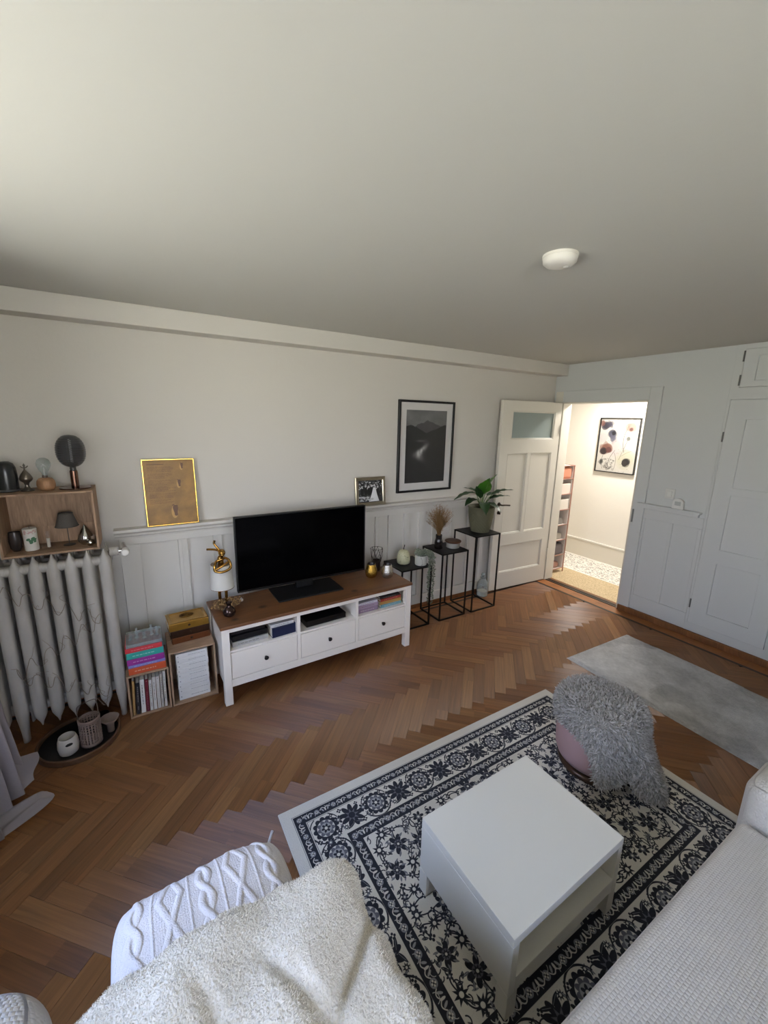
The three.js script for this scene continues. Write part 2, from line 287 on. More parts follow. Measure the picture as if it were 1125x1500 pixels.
// open door leaf -------------------------------------------------------
{
  const d = struct('door_1', null, null, 'open white panelled door with frosted pane folded back against wall', 'door');
  d.position.set(3.786, 0, 0.118); d.rotation.y = Math.PI - 0.045; // local +x runs from the hinge to the free edge
  const Wd = 0.885, T = 0.04; // local: face towards the room is -z
  const X = x => 3.79 - x; // world x -> distance from the hinge
  const holes = [[X(3.685), X(3.05), 1.69, 1.978], [X(3.68), X(3.36), 0.66, 1.54], [X(3.31), X(3.02), 0.66, 1.54], [X(3.68), X(3.03), 0.21, 0.53]];
  part('door_frame', slab(0.005, Wd, 0.012, 2.085, -T / 2, T / 2, holes, 0.003), doorMat, d);
  holes.forEach((h, i) => {
    if (i === 0) part('pane', bx(h[0] - 0.005, h[1] + 0.005, h[2] - 0.005, h[3] + 0.005, -0.004, 0.004, 0), MP(0x9fada8, 0.55, { transmission: 0.25, thickness: 0 }), d, 'frosted grey-green glass pane');
    else {
      part('panel', bx(h[0] - 0.005, h[1] + 0.005, h[2] - 0.005, h[3] + 0.005, -0.007, 0.007, 0), doorMat, d);
      const s = new THREE.Shape(); s.moveTo(0, 0); s.lineTo(0.022, 0); s.lineTo(0, 0.016); s.closePath(); // sloped bottom moulding
    }
    const m = 0.012, fr = slab(h[0], h[1], h[2], h[3], -0.017, 0.017, [[h[0] + m, h[1] - m, h[2] + m, h[3] - m]], 0.004);
    part('moulding', fr, doorMat, d);
  });
  const hx = X(2.955), hm = M(0x3d352b, 0.35, { metalness: 0.8 });
  const hd = part('handle', [cyl(0.009, 0.009, 0.05, 0, 0, 0, 12).rotateX(-Math.PI / 2).translate(hx, 1.0, -T / 2), tube([[hx, 1.0, -T / 2 - 0.05], [hx - 0.04, 1.0, -T / 2 - 0.052], [hx - 0.11, 0.992, -T / 2 - 0.05]], 0.009, 10, 8)], hm, d, 'dark brass lever handle');
  part('rosette', lathe([[0, 0.006], [0.02, 0.005], [0.024, 0]], 20).rotateX(-Math.PI / 2).translate(hx, 1.0, -T / 2), hm, hd);
  part('key_escutcheon', [lathe([[0, 0.006], [0.016, 0.005], [0.02, 0]], 20).rotateX(-Math.PI / 2).translate(hx, 0.91, -T / 2), bx(hx - 0.003, hx + 0.003, 0.895, 0.92, -T / 2 - 0.03, -T / 2, 0.001)], hm, d, 'dark brass keyhole plate with key');
  for (const y of [0.3, 1.75]) part('hinge', cyl(0.008, 0.008, 0.1, 0.0, y, -T / 2 - 0.006, 10), doorMat, d);
}
// hallway ----------------------------------------------------------------
{
  const hallWall = M(0xe6e1d6, 0.85, { bumpMap: plasterBump, bumpScale: 0.0008 });
  struct('wall_hall_far', uvm(bx(HX, HX + WT, -0.16, HHC, HZ0, HZ1, 0)), hallWall, 'white hallway wall with the flower picture', 'wall');
  struct('wall_hall_left', uvm(bx(XR + WT, HX + WT, -0.16, HHC, HZ0 - WT, HZ0, 0)), hallWall, 'white end wall of hallway, left', 'wall');
  struct('wall_hall_right', uvm(bx(XR + WT, HX + WT, -0.16, HHC, HZ1, HZ1 + WT, 0)), hallWall, 'white end wall of hallway, right', 'wall');
  struct('wall_hall_near', uvm(bx(XR + WT - 0.001, XR + WT + 0.02, -0.16, HHC, HZ0, -WT, 0)), hallWall, 'white hallway wall beside the door', 'wall');
  struct('ceiling_hall', uvm(bx(XR + WT, HX + WT, HHC, HHC + 0.1, HZ0 - WT, HZ1 + WT, 0)), hallWall, 'white hallway ceiling', 'ceiling');
  const carpet = canvasTex(1024, 1024, (c, w, h) => {
    c.fillStyle = '#ece8de'; c.fillRect(0, 0, w, h);
    for (let i = 0; i < 1500; i++) {
      const x = rnd() * w, y = rnd() * h, l = rr(14, 38); c.strokeStyle = ['#4c4944', '#6d675e', '#33312e', '#8a8174', '#8f7368'][Math.floor(rnd() * 5)]; c.lineWidth = rr(5, 9);
      c.beginPath(); c.moveTo(x, y); c.quadraticCurveTo(x + rr(-5, 5), y + l * 0.5, x + rr(-9, 9), y + l); c.stroke();
    }
  });
  carpet.wrapS = carpet.wrapT = THREE.RepeatWrapping;
  const terr = dataTex(512, 512, (u, v) => { const a = fbm(u * 64, v * 64, 3, 64), b = vn(u * 128, v * 128, 128); const k = (a > 0.55 ? -22 : 0) + (b - 0.5) * 46; return [206 + k, 184 + k, 146 + k]; });
  const fh = struct('floor_hall', null, null, 'hallway floor with speckled strip and patterned field', 'floor');
  part('speckled_strip', uvm(bx(XR + WT, 4.42, -0.03, 0, HZ0, HZ1, 0), 0.6), M(0xffffff, 0.5, { map: terr }), fh, 'beige speckled strip next to the doorway');
  part('white_line', bx(4.42, 4.445, -0.03, 0.001, HZ0, HZ1, 0), M(0xe9e4da, 0.5), fh);
  part('patterned_field', uvm(bx(4.445, 5.02, -0.03, 0, HZ0, HZ1, 0), 0.75), M(0xffffff, 0.6, { map: carpet }), fh, 'white field with grey scribble pattern');
  part('white_line', bx(5.02, HX, -0.03, 0.001, HZ0, HZ1, 0), M(0xe9e4da, 0.5), fh);
  const bb = struct('baseboard_hall', null, null, 'tall cream skirting board in hallway', 'baseboard');
  part('board', bx(HX - 0.018, HX, 0, 0.235, HZ0, HZ1, 0.004), M(0xd9d2c3, 0.5), bb);
  part('cap', bx(HX - 0.026, HX, 0.235, 0.258, HZ0, HZ1, 0.005), whiteLacquer, bb);
  // ceiling lamp with its light
  const lamp = thing('ceiling_lamp', 'round white ceiling lamp in the hallway', 'lamp', [4.5, HHC, 0.42]);
  part('mount', cyl(0.15, 0.15, 0.025, 0, -0.025, 0, 40), whiteLacquer, lamp);
  part('diffuser', lathe([[0, -0.085], [0.08, -0.08], [0.13, -0.06], [0.145, -0.026]], 40), M(0xfff4e0, 0.5, { emissive: 0xfff1dc, emissiveIntensity: 3 }), lamp);
  const L = new THREE.RectAreaLight(0xfffaf4, 185, 0.28, 0.28); L.position.set(0, -0.09, 0); L.rotation.x = -Math.PI / 2; lamp.add(L);
  // flower picture
  const art = canvasTex(512, 680, (c, w, h) => {
    c.fillStyle = '#ece7dc'; c.fillRect(0, 0, w, h);
    const blob = (x, y, r, col, a = 0.8, sx = 1, sy = 1) => { r *= 1.3; for (let k = 0; k < 7; k++) { c.globalAlpha = a * 0.35; c.fillStyle = col; c.beginPath(); c.ellipse(x + rr(-.2, .2) * r, y + rr(-.2, .2) * r, r * sx * rr(.6, 1), r * sy * rr(.6, 1), rnd() * 3, 0, 7); c.fill(); } c.globalAlpha = 1; };
    const stem = (p, col, lw) => { c.strokeStyle = col; c.lineWidth = lw; c.beginPath(); c.moveTo(p[0], p[1]); c.quadraticCurveTo(p[2], p[3], p[4], p[5]); c.stroke(); };
    blob(380, 500, 110, '#d9d0b4', .5); blob(250, 380, 90, '#ddd3cf', .5); blob(60, 240, 60, '#d5d2d2', .5);
    stem([355, 420, 300, 250, 360, 130], '#55524a', 5); stem([300, 520, 340, 400, 385, 260], '#6b675c', 4); stem([180, 660, 120, 560, 235, 400], '#57534d', 4); stem([250, 640, 280, 520, 230, 430], '#6e6a62', 4); stem([90, 650, 50, 560, 80, 470], '#4c4946', 4); stem([330, 470, 380, 420, 450, 400], '#a09a8c', 4);
    blob(70, 90, 42, '#3d3a46', 1); blob(120, 70, 36, '#4b4858', .9, .6, 1.3); blob(20, 60, 30, '#8d5f58', .7); blob(170, 195, 50, '#4a4858', .9, 1, .8); blob(190, 240, 50, '#6d6c7c', .8, 1.2, .6); blob(190, 180, 25, '#23222a', .9);
    blob(405, 110, 48, '#c08878', .9, .8, 1.2); blob(430, 100, 40, '#d6a89c', .8, .7, 1.3); blob(410, 130, 20, '#5e4440', .6);
    blob(392, 245, 20, '#7f8078', .9); blob(110, 380, 62, '#8c5a4c', .95, 1.2, .8); blob(75, 420, 40, '#2c2427', .9); blob(150, 400, 35, '#6b4640', .8); blob(240, 320, 46, '#e2d3cf', .7);
    blob(400, 545, 46, '#201d1d', 1); blob(380, 560, 30, '#3a3230', .9); blob(60, 560, 26, '#3b3836', .8, .6, 1.4);
    for (let k = 0; k < 60; k++) { c.globalAlpha = .8; c.strokeStyle = '#2e2c2b'; c.lineWidth = rr(2, 5); const x = rr(110, 240), y = rr(520, 660); c.beginPath(); c.arc(x, y, rr(4, 14), rnd() * 6, rnd() * 6 + 3); c.stroke(); } c.globalAlpha = 1;
    for (let k = 0; k < 70; k++) { c.fillStyle = '#4f4b48'; c.globalAlpha = .6; c.beginPath(); c.arc(rnd() * w, rr(.3, 1) * h, rr(1, 4), 0, 7); c.fill(); } c.globalAlpha = 1;
  });
  const p = thing('framed_picture', 'watercolour flower picture in thin black frame on hallway wall', 'picture', [HX, 1.597, 0.075], -Math.PI / 2);
  const w = 0.265, h = 0.355;
  part('frame', slab(-w, w, -h, h, 0.002, 0.032, [[-w + 0.012, w - 0.012, -h + 0.012, h - 0.012]], 0.001), M(0x101010, 0.4), p);
  part('print', new THREE.PlaneGeometry(2 * w - 0.024, 2 * h - 0.024).translate(0, 0, 0.018), M(0xc9c9c9, 0.6, { map: art }), p);
  part('backboard', bx(-w + 0.005, w - 0.005, -h + 0.005, h - 0.005, 0.004, 0.015, 0), M(0xbbb2a2, 0.8), p);
  // slim rack behind the jamb
  const rack = thing('storage_rack', 'slim rose-gold storage rack with white tiers in hallway', 'rack', [4.0, 0, -0.24]);
  const rg = M(0xb98d7d, 0.35, { metalness: 0.6 });
  for (const [x, z] of [[0, 0], [0.26, 0], [0, 0.29], [0.26, 0.29]]) part('post', bx(x - 0.006, x + 0.006, 0, 1.37, z - 0.006, z + 0.006, 0.002), rg, rack);
  const tiers = [0.05, 0.235, 0.43, 0.625, 0.82, 1.015, 1.205, 1.365];
  for (const y of tiers) { const s = part('tier', bx(0.004, 0.256, y - 0.006, y, 0.004, 0.286, 0.002), M(0xe8dcd2, 0.7), rack); part('rim', [bx(0, 0.26, y - 0.004, y + 0.006, 0.284, 0.292, 0.001), bx(0.256, 0.264, y - 0.004, y + 0.006, 0, 0.29, 0.001)], rg, s); }
  part('side_panel', bx(0.248, 0.254, 0.05, 1.365, 0.006, 0.284, 0.001), M(0xe6dbd2, 0.8), rack, 'white fabric side of the rack');
  part('back_panel', bx(0.006, 0.254, 0.05, 1.365, 0.004, 0.009, 0.001), M(0xe6dbd2, 0.8), rack);
  const cols = [[0xb99083, 'rose shoe on lowest tier of hallway rack', 'shoe'], [0x6f6768, 'dark grey folded bag on second tier of hallway rack', 'bag'], [0xb9b3a8, 'pale grey shoe on third tier of hallway rack', 'shoe'], [0x9b9792, 'grey slipper on fourth tier of hallway rack', 'shoe'], [0xe4ddd2, 'white box on fifth tier of hallway rack', 'box'], [0xe6d6ca, 'cream box on sixth tier of hallway rack', 'box'], [0xd08a6c, 'peach folded top on uppermost tier of hallway rack', 'clothing']];
  cols.forEach(([c, l, cat], i) => {
    const y = tiers[i]; let g;
    if (cat === 'shoe') { const prof = [[0, 0], [0.2, 0], [0.215, 0.02], [0.2, 0.045], [0.12, 0.06], [0.07, 0.1], [0.0, 0.11]]; const s = new THREE.Shape(); prof.forEach((q, k) => k ? s.lineTo(...q) : s.moveTo(...q)); g = new THREE.ExtrudeGeometry(s, { depth: 0.05, bevelEnabled: true, bevelSize: 0.012, bevelThickness: 0.014, bevelSegments: 3 }); g.translate(0.02, 0.012, 0.2); g.scale(0.9, 1.1, 0.95); }
    else g = bx(0.03, 0.243, 0, cat === 'box' ? 0.13 : 0.14, 0.05, 0.278, cat === 'box' ? 0.006 : 0.03, 3);
    solo(cat === 'shoe' ? 'shoe' : cat === 'bag' ? 'folded_bag' : cat === 'box' ? 'storage_box' : 'peach_garment', g, M(c, 0.8), l, cat, [4.0, y + 0.001, -0.24]);
  });
}
// ceiling and wall fittings -----------------------------------------------
{
  const s = thing('smoke_detector', 'round white smoke detector on the ceiling', 'smoke detector', [1.146, HC, 1.988]);
  part('base_plate', cyl(0.066, 0.066, 0.01, 0, -0.01, 0, 48), whiteLacquer, s);
  part('cover', lathe([[0, -0.042], [0.03, -0.041], [0.05, -0.036], [0.062, -0.026], [0.064, -0.01]], 48), M(0xe6e2d8, 0.5), s);
  part('test_button', lathe([[0, -0.045], [0.01, -0.044], [0.012, -0.04]], 20, 0.02, 0, 0.015), M(0xcfcbc2, 0.5), s);
  const sw = thing('light_switch', 'white light switch plate above the grey wall ledge', 'switch', [XR, 1.255, 1.34], -Math.PI / 2);
  part('plate', bx(-0.04, 0.04, -0.045, 0.045, 0, 0.01, 0.003), M(0xd6d6d0, 0.4), sw); part('rocker', bx(-0.018, 0.018, -0.025, 0.025, 0.008, 0.016, 0.003), M(0xdcdcd6, 0.35), sw);
  const th = thing('thermometer', 'small white rounded digital thermometer on the wall ledge', 'thermometer', [XR - 0.026, 1.1352, 1.43], -Math.PI / 2);
  const sh = new THREE.Shape(); sh.moveTo(-0.042, 0); sh.lineTo(0.042, 0); sh.lineTo(0.042, 0.055); sh.absarc(0, 0.045, 0.043, 0.2, Math.PI - 0.2); sh.lineTo(-0.042, 0);
  part('case', new THREE.ExtrudeGeometry(sh, { depth: 0.022, bevelEnabled: true, bevelSize: 0.003, bevelThickness: 0.003, bevelSegments: 2 }).translate(0, 0.003, -0.012), M(0xdcdcd7, 0.45), th);
  part('display', bx(-0.024, 0.024, 0.03, 0.066, 0.0125, 0.0145, 0.001), M(0xb4b8b4, 0.3), th);
}
// pictures on the back wall --------------------------------------------------
{
  const mtn = canvasTex(512, 720, (c, w, h) => {
    const img = c.createImageData(w, h), d = img.data;
    for (let y = 0; y < h; y++) for (let x = 0; x < w; x++) {
      const u = x / w, v = y / h; let k = 112 + 46 * (fbm(u * 4, v * 9, 4) - 0.5) - 20 * v;
      const far = 0.12 + 0.26 * Math.abs(u - 0.53) + 0.03 * fbm(u * 14, 3, 3); if (v > far) k = 72 + 14 * (fbm(u * 10, v * 10, 4) - 0.5) - 30 * (v - far);
      const nearR = 0.185 + 0.05 * fbm(u * 6, 7, 4) + 0.09 * smooth(0.1, 0.5, u) * (1 - smooth(0.55, 1, u)); if (v > nearR) k = 30 + 16 * (fbm(u * 9, v * 9, 5) - 0.5) - 10 * (v - nearR);
      const lx = 0.42 + 0.10 * Math.sin(v * 18) , dd = Math.hypot((u - lx) / (0.09 + 0.05 * smooth(.4, .6, v)), (v - 0.57) / 0.13); k += 170 * Math.exp(-dd * dd * 1.6) * (0.55 + 0.7 * fbm(u * 20, v * 14, 3));
      k += 60 * Math.exp(-(((u - 0.36) / .1) ** 2 + ((v - 0.415) / .018) ** 2)); k += 12 * Math.exp(-(((u - 0.62) / .12) ** 2 + ((v - 0.78) / .07) ** 2));
      const i = (y * w + x) * 4; d[i] = k; d[i + 1] = k * 1.0; d[i + 2] = k * 0.99; d[i + 3] = 255;
    }
    c.putImageData(img, 0, 0);
  });
  const x0 = 1.694, x1 = 2.33, y0 = 1.198, y1 = 2.037, cx = (x0 + x1) / 2, cy = (y0 + y1) / 2, w = (x1 - x0) / 2, h = (y1 - y0) / 2;
  const p = thing('framed_picture', 'large dark mountain photograph with white mat in black frame', 'picture', [cx, cy, 0]);
  part('frame', slab(-w, w, -h, h, 0.003, 0.03, [[-w + 0.02, w - 0.02, -h + 0.02, h - 0.02]], 0.0015), M(0x0d0d0e, 0.35), p);
  part('mat', slab(-w + 0.015, w - 0.015, -h + 0.015, h - 0.015, 0.012, 0.016, [[-w + 0.085, w - 0.085, -h + 0.085, h - 0.085]]), M(0xcfccc8, 0.8), p);
  part('print', new THREE.PlaneGeometry(2 * w - 0.165, 2 * h - 0.165).translate(0, 0, 0.0125), M(0xffffff, 0.5, { map: mtn }), p);
  part('backboard', bx(-w + 0.01, w - 0.01, -h + 0.01, h - 0.01, 0.003, 0.011, 0), M(0x30302f, 0.8), p);
  part('glazing', new THREE.BoxGeometry(2 * w - 0.038, 2 * h - 0.038, 0.002).translate(0, 0, 0.019), MP(0xffffff, 0.03, { transmission: 1, thickness: 0, specularIntensity: 0.3 }), p);

  const sand = canvasTex(512, 740, (c, w, h) => {
    const img = c.createImageData(w, h), d = img.data;
    for (let y = 0; y < h; y++) for (let x = 0; x < w; x++) {
      const u = x / w, v = y / h, n = fbm(u * 6 + v * 2, v * 9, 4), f = vn(u * 200, v * 260) - 0.5; let k = 0.96 + 0.3 * (n - 0.5) + 0.1 * f;
      const i = (y * w + x) * 4; d[i] = 158 * k; d[i + 1] = 116 * k; d[i + 2] = 52 * k; d[i + 3] = 255;
    }
    c.putImageData(img, 0, 0);
    const foot = (x, y, s) => { c.save(); c.translate(x, y); c.scale(s, s); c.fillStyle = 'rgba(236,190,110,.5)'; c.beginPath(); c.ellipse(-4, 6, 26, 60, 0.05, 0, 7); c.fill(); c.fillStyle = 'rgba(70,36,16,.75)'; c.beginPath(); c.moveTo(-18, -34); c.bezierCurveTo(-14, -52, 20, -50, 22, -28); c.bezierCurveTo(24, -8, 16, 8, 18, 30); c.bezierCurveTo(18, 52, -8, 52, -8, 32); c.bezierCurveTo(-6, 12, -20, -12, -18, -34); c.fill(); for (let k = 0; k < 5; k++) { c.beginPath(); c.arc(-16 + k * 8, -48 - (k === 1 ? 4 : 0) + k * 1.5, 5, 0, 7); c.fill(); } c.restore(); };
    foot(285, 590, 1.35); foot(350, 270, 0.85); foot(392, 70, 0.7);
    c.fillStyle = 'rgba(84,52,22,.75)'; c.fillRect(38, 44, 170, 7);
    for (let k = 0; k < 34; k++) { if (k % 6 === 5) continue; const y = 76 + k * 12.6; let x = 38; const end = 38 + rr(150, 270); while (x < end) { const l = rr(8, 30); c.fillRect(x, y, l, 3.2); x += l + 5; } }
  });
  const gp = thing('framed_print', 'gold-framed sand footprints print leaning on the ledge', 'picture', [-0.157, 1.1165, 0.052]);
  gp.rotation.x = -0.075; { const w = 0.16, h = 0.452;
    part('frame', slab(-w, w, 0, h, -0.006, 0.014, [[-w + 0.009, w - 0.009, 0.009, h - 0.009]], 0.0025), M(0xd9b25e, 0.25, { metalness: 1 }), gp, 'thin polished gold frame');
    part('print', new THREE.PlaneGeometry(2 * w - 0.018, h - 0.018).translate(0, h / 2, 0.006), M(0xffffff, 0.45, { map: sand }), gp);
    part('backboard', bx(-w + 0.006, w - 0.006, 0.006, h - 0.006, -0.004, 0.004, 0), M(0x4d3b22, 0.8), gp); }

  const wed = canvasTex(256, 200, (c, w, h) => {
    c.fillStyle = '#3a3a3a'; c.fillRect(0, 0, w, h);
    for (let k = 0; k < 220; k++) { const v = Math.floor(rr(10, 90)); c.fillStyle = `rgb(${v},${v},${v})`; c.beginPath(); c.ellipse(rnd() * w, rnd() * h * 0.75, rr(3, 14), rr(4, 18), rnd() * 3, 0, 7); c.fill(); }
    for (let k = 0; k < 60; k++) { c.fillStyle = '#cfcfcf'; c.beginPath(); c.arc(rnd() * w, rnd() * h * 0.4, rr(2, 7), 0, 7); c.fill(); }
    for (const [x, y, r] of [[40, 60, 11], [78, 52, 11], [112, 58, 11], [140, 50, 12], [172, 48, 12], [208, 62, 11]]) { c.fillStyle = '#c9c9c9'; c.beginPath(); c.ellipse(x, y, r * .8, r, 0, 0, 7); c.fill(); c.fillStyle = '#151515'; c.beginPath(); c.ellipse(x, y + 46, r * 1.5, 34, 0, 0, 7); c.fill(); }
    c.fillStyle = '#e4e4e4'; c.beginPath(); c.moveTo(158, 66); c.quadraticCurveTo(140, 140, 110, 195); c.lineTo(222, 195); c.quadraticCurveTo(190, 120, 186, 66); c.closePath(); c.fill();
    c.fillStyle = '#bdbdbd'; for (let k = 0; k < 40; k++) { c.beginPath(); c.ellipse(rr(10, 150), rr(150, 195), rr(4, 16), rr(2, 8), 0, 0, 7); c.fill(); }
  });
  const sp = thing('framed_photo', 'small silver-framed black and white group photo on ledge', 'picture', [1.405, 1.1165, 0.05]);
  sp.rotation.x = -0.09; { const w = 0.15, h = 0.25;
    part('frame', slab(-w, w, 0, h, -0.008, 0.014, [[-w + 0.03, w - 0.03, 0.03, h - 0.03]], 0.005), M(0xbdb39b, 0.28, { metalness: 1 }), sp);
    part('photo', new THREE.PlaneGeometry(2 * w - 0.058, h - 0.058).translate(0, h / 2, 0.002), M(0xffffff, 0.4, { map: wed }), sp);
    part('backboard', bx(-w + 0.01, w - 0.01, 0.01, h - 0.01, -0.007, -0.001, 0), M(0x222222, 0.8), sp); }
}
// ---------------------------------------------------------------- radiator corner
{
  const R = thing('radiator', 'old white cast-iron column radiator under the small crate', 'radiator', [0, 0, 0]);
  const rm = M(0xbab5ac, 0.42, { map: patchTex, bumpMap: fineNoise, bumpScale: 0.0004 });
  // loft a column: rounded cross-section whose width and depth follow the height
  function column(x, y0, y1, zc, w, d, foot) {
    const ny = 44, na = 20, pos = [], idx = [];
    for (let j = 0; j <= ny; j++) {
      const t = j / ny, y = y0 + (y1 - y0) * t, h = y1 - y0, top = smooth(0, 0.075, (1 - t) * h / 1.0), bot = foot ? 0.45 + 0.55 * smooth(0.02, 0.22, t * h) : smooth(0, 0.085, t * h);
      const ww = w / 2 * (0.10 + 0.90 * Math.min(top, bot)), dd = d / 2 * (foot && t < 0.2 ? 0.75 + 0.25 * bot : 0.30 + 0.70 * Math.min(top ** 0.8, bot ** 0.8));
      for (let i = 0; i < na; i++) { const a = i / na * Math.PI * 2, c = Math.cos(a), s = Math.sin(a), e = 0.85; pos.push(x + ww * Math.sign(c) * Math.abs(c) ** e, y, zc + dd * Math.sign(s) * Math.abs(s) ** e); }
    }
    for (let j = 0; j < ny; j++) for (let i = 0; i < na; i++) { const a = j * na + i, b = j * na + (i + 1) % na, c = a + na, e = b + na; idx.push(a, c, b, b, c, e); }
    const B = pos.length / 3; pos.push(x, y0, zc, x, y1, zc); for (let i = 0; i < na; i++) { idx.push(B, i, (i + 1) % na); const t = ny * na; idx.push(B + 1, t + (i + 1) % na, t + i); }
    const g = new THREE.BufferGeometry(); g.setAttribute('position', new THREE.Float32BufferAttribute(pos, 3)); g.setIndex(idx); g.computeVertexNormals();
    const uv = new Float32Array(pos.length / 3 * 2); for (let i = 0; i < pos.length / 3; i++) { uv[2 * i] = pos[3 * i] * 2 + pos[3 * i + 2]; uv[2 * i + 1] = pos[3 * i + 1]; } g.setAttribute('uv', new THREE.BufferAttribute(uv, 2)); return g;
  }
  const n = 8, x1 = -0.553, pitch = 0.0795;
  for (let i = 0; i < n; i++) {
    const x = x1 - i * pitch, foot = i === 0 || i === 6;
    part('section', [column(x, foot ? 0.0 : 0.075, 1.09, 0.375, 0.064, 0.07, foot), column(x, 0.085, 1.075, 0.27, 0.036, 0.075, false), column(x, foot ? 0.0 : 0.085, 1.075, 0.175, 0.036, 0.07, foot)], rm, R);
  }
  for (const [y, z] of [[1.0, 0.3], [0.165, 0.3]]) part('hub', [cyl(0.03, 0.03, n * pitch + 0.01, 0, 0, 0, 20).rotateZ(Math.PI / 2).translate(x1 + 0.03, y, z), cyl(0.03, 0.03, n * pitch + 0.01, 0, 0, 0, 20).rotateZ(Math.PI / 2).translate(x1 + 0.03, y, 0.22)], rm, R);
  for (let i = 0; i < n - 1; i++) part('link', cyl(0.026, 0.026, 0.04, 0, -0.02, 0, 16).rotateZ(Math.PI / 2).translate(x1 - (i + 0.5) * pitch, 1.02, 0.375), rm, R);
  part('end_boss', cyl(0.026, 0.028, 0.045, 0, 0, 0, 20).rotateZ(-Math.PI / 2).translate(x1 + 0.025, 1.045, 0.3), rm, R);
  const valve = part('valve', [cyl(0.012, 0.012, 0.04, 0, 0, 0, 14).rotateZ(-Math.PI / 2).translate(x1 + 0.065, 1.045, 0.3), cyl(0.016, 0.016, 0.03, 0, 0, 0, 14).rotateX(Math.PI / 2).translate(x1 + 0.105, 1.045, 0.29), bar([x1 + 0.105, 1.045, 0.28], [x1 + 0.09, 1.03, 0.083], 0.011)], chrome, R, 'chrome radiator valve and pipe');
  part('thermostat_knob', lathe([[0, 0.05], [0.016, 0.05], [0.021, 0.044], [0.023, 0.03], [0.021, 0.0], [0, 0]], 24).rotateX(Math.PI / 2).translate(x1 + 0.105, 1.045, 0.315), M(0xdedad2, 0.35), valve);
  // thin wire garland wound over the columns
  const pts = []; for (let k = 0; k <= 60; k++) { const t = k / 60; pts.push([-0.6 - 0.42 * Math.abs(((t * 3.2) % 2) - 1), 0.92 - 0.78 * t + 0.05 * Math.sin(k * 1.7), 0.4155 + 0.006 * Math.sin(k * 2.3)]); }
  const wg = thing('wire_garland', 'thin bare wire garland wound over the radiator columns', 'garland');
  part('wire', tube(pts, 0.0016, 260, 5), M(0x86796a, 0.5, { metalness: 0.4 }), wg);
  for (let k = 2; k < 60; k += 2) { const p = pts[k]; part('twig', tube([p, [p[0] + rr(-.03, .03), p[1] + rr(.0, .04), p[2] + 0.002], [p[0] + rr(-.05, .05), p[1] + rr(.0, .07), p[2]]], 0.0011, 6, 4), M(0x86796a, 0.5), wg); }
}
// crate on the radiator and what stands in and on it --------------------------
function crate(x0, x1, y0, y1, z0, z1, label, grp, opts = {}) {
  const t = 0.011, c = thing('wooden_crate', label, 'crate', [0, 0, 0], 0, grp), m = opts.mat || crateWood;
  part('side_board', uvm(bx(x0, x0 + t, y0 + t, y1 - t, z0, z1, 0.0015), 0.3), m, c);
  part('side_board', uvm(bx(x1 - t, x1, y0 + t, y1 - t, z0, z1, 0.0015), 0.3), m, c);
  part('bottom_board', uvm(bx(x0, x1, y0, y0 + t, z0, z1, 0.0015), 0.3, true), m, c);
  part('top_board', uvm(bx(x0, x1, y1 - t, y1, z0, z1, 0.0015), 0.3, true), m, c);
  part('back_board', uvm(bx(x0 + t, x1 - t, y0 + t, y1 - t, z0 + 0.001, z0 + 0.008, 0), 0.3), m, c);
  return c;
}
const SH = 1.0945, ST = 1.43; // inside floor and top of the radiator crate
crate(-1.0, -0.569, 1.0865, ST, 0.12, 0.36, 'shallow wooden crate lying open-fronted on the radiator');
const SI = 1.0978; // standing height inside
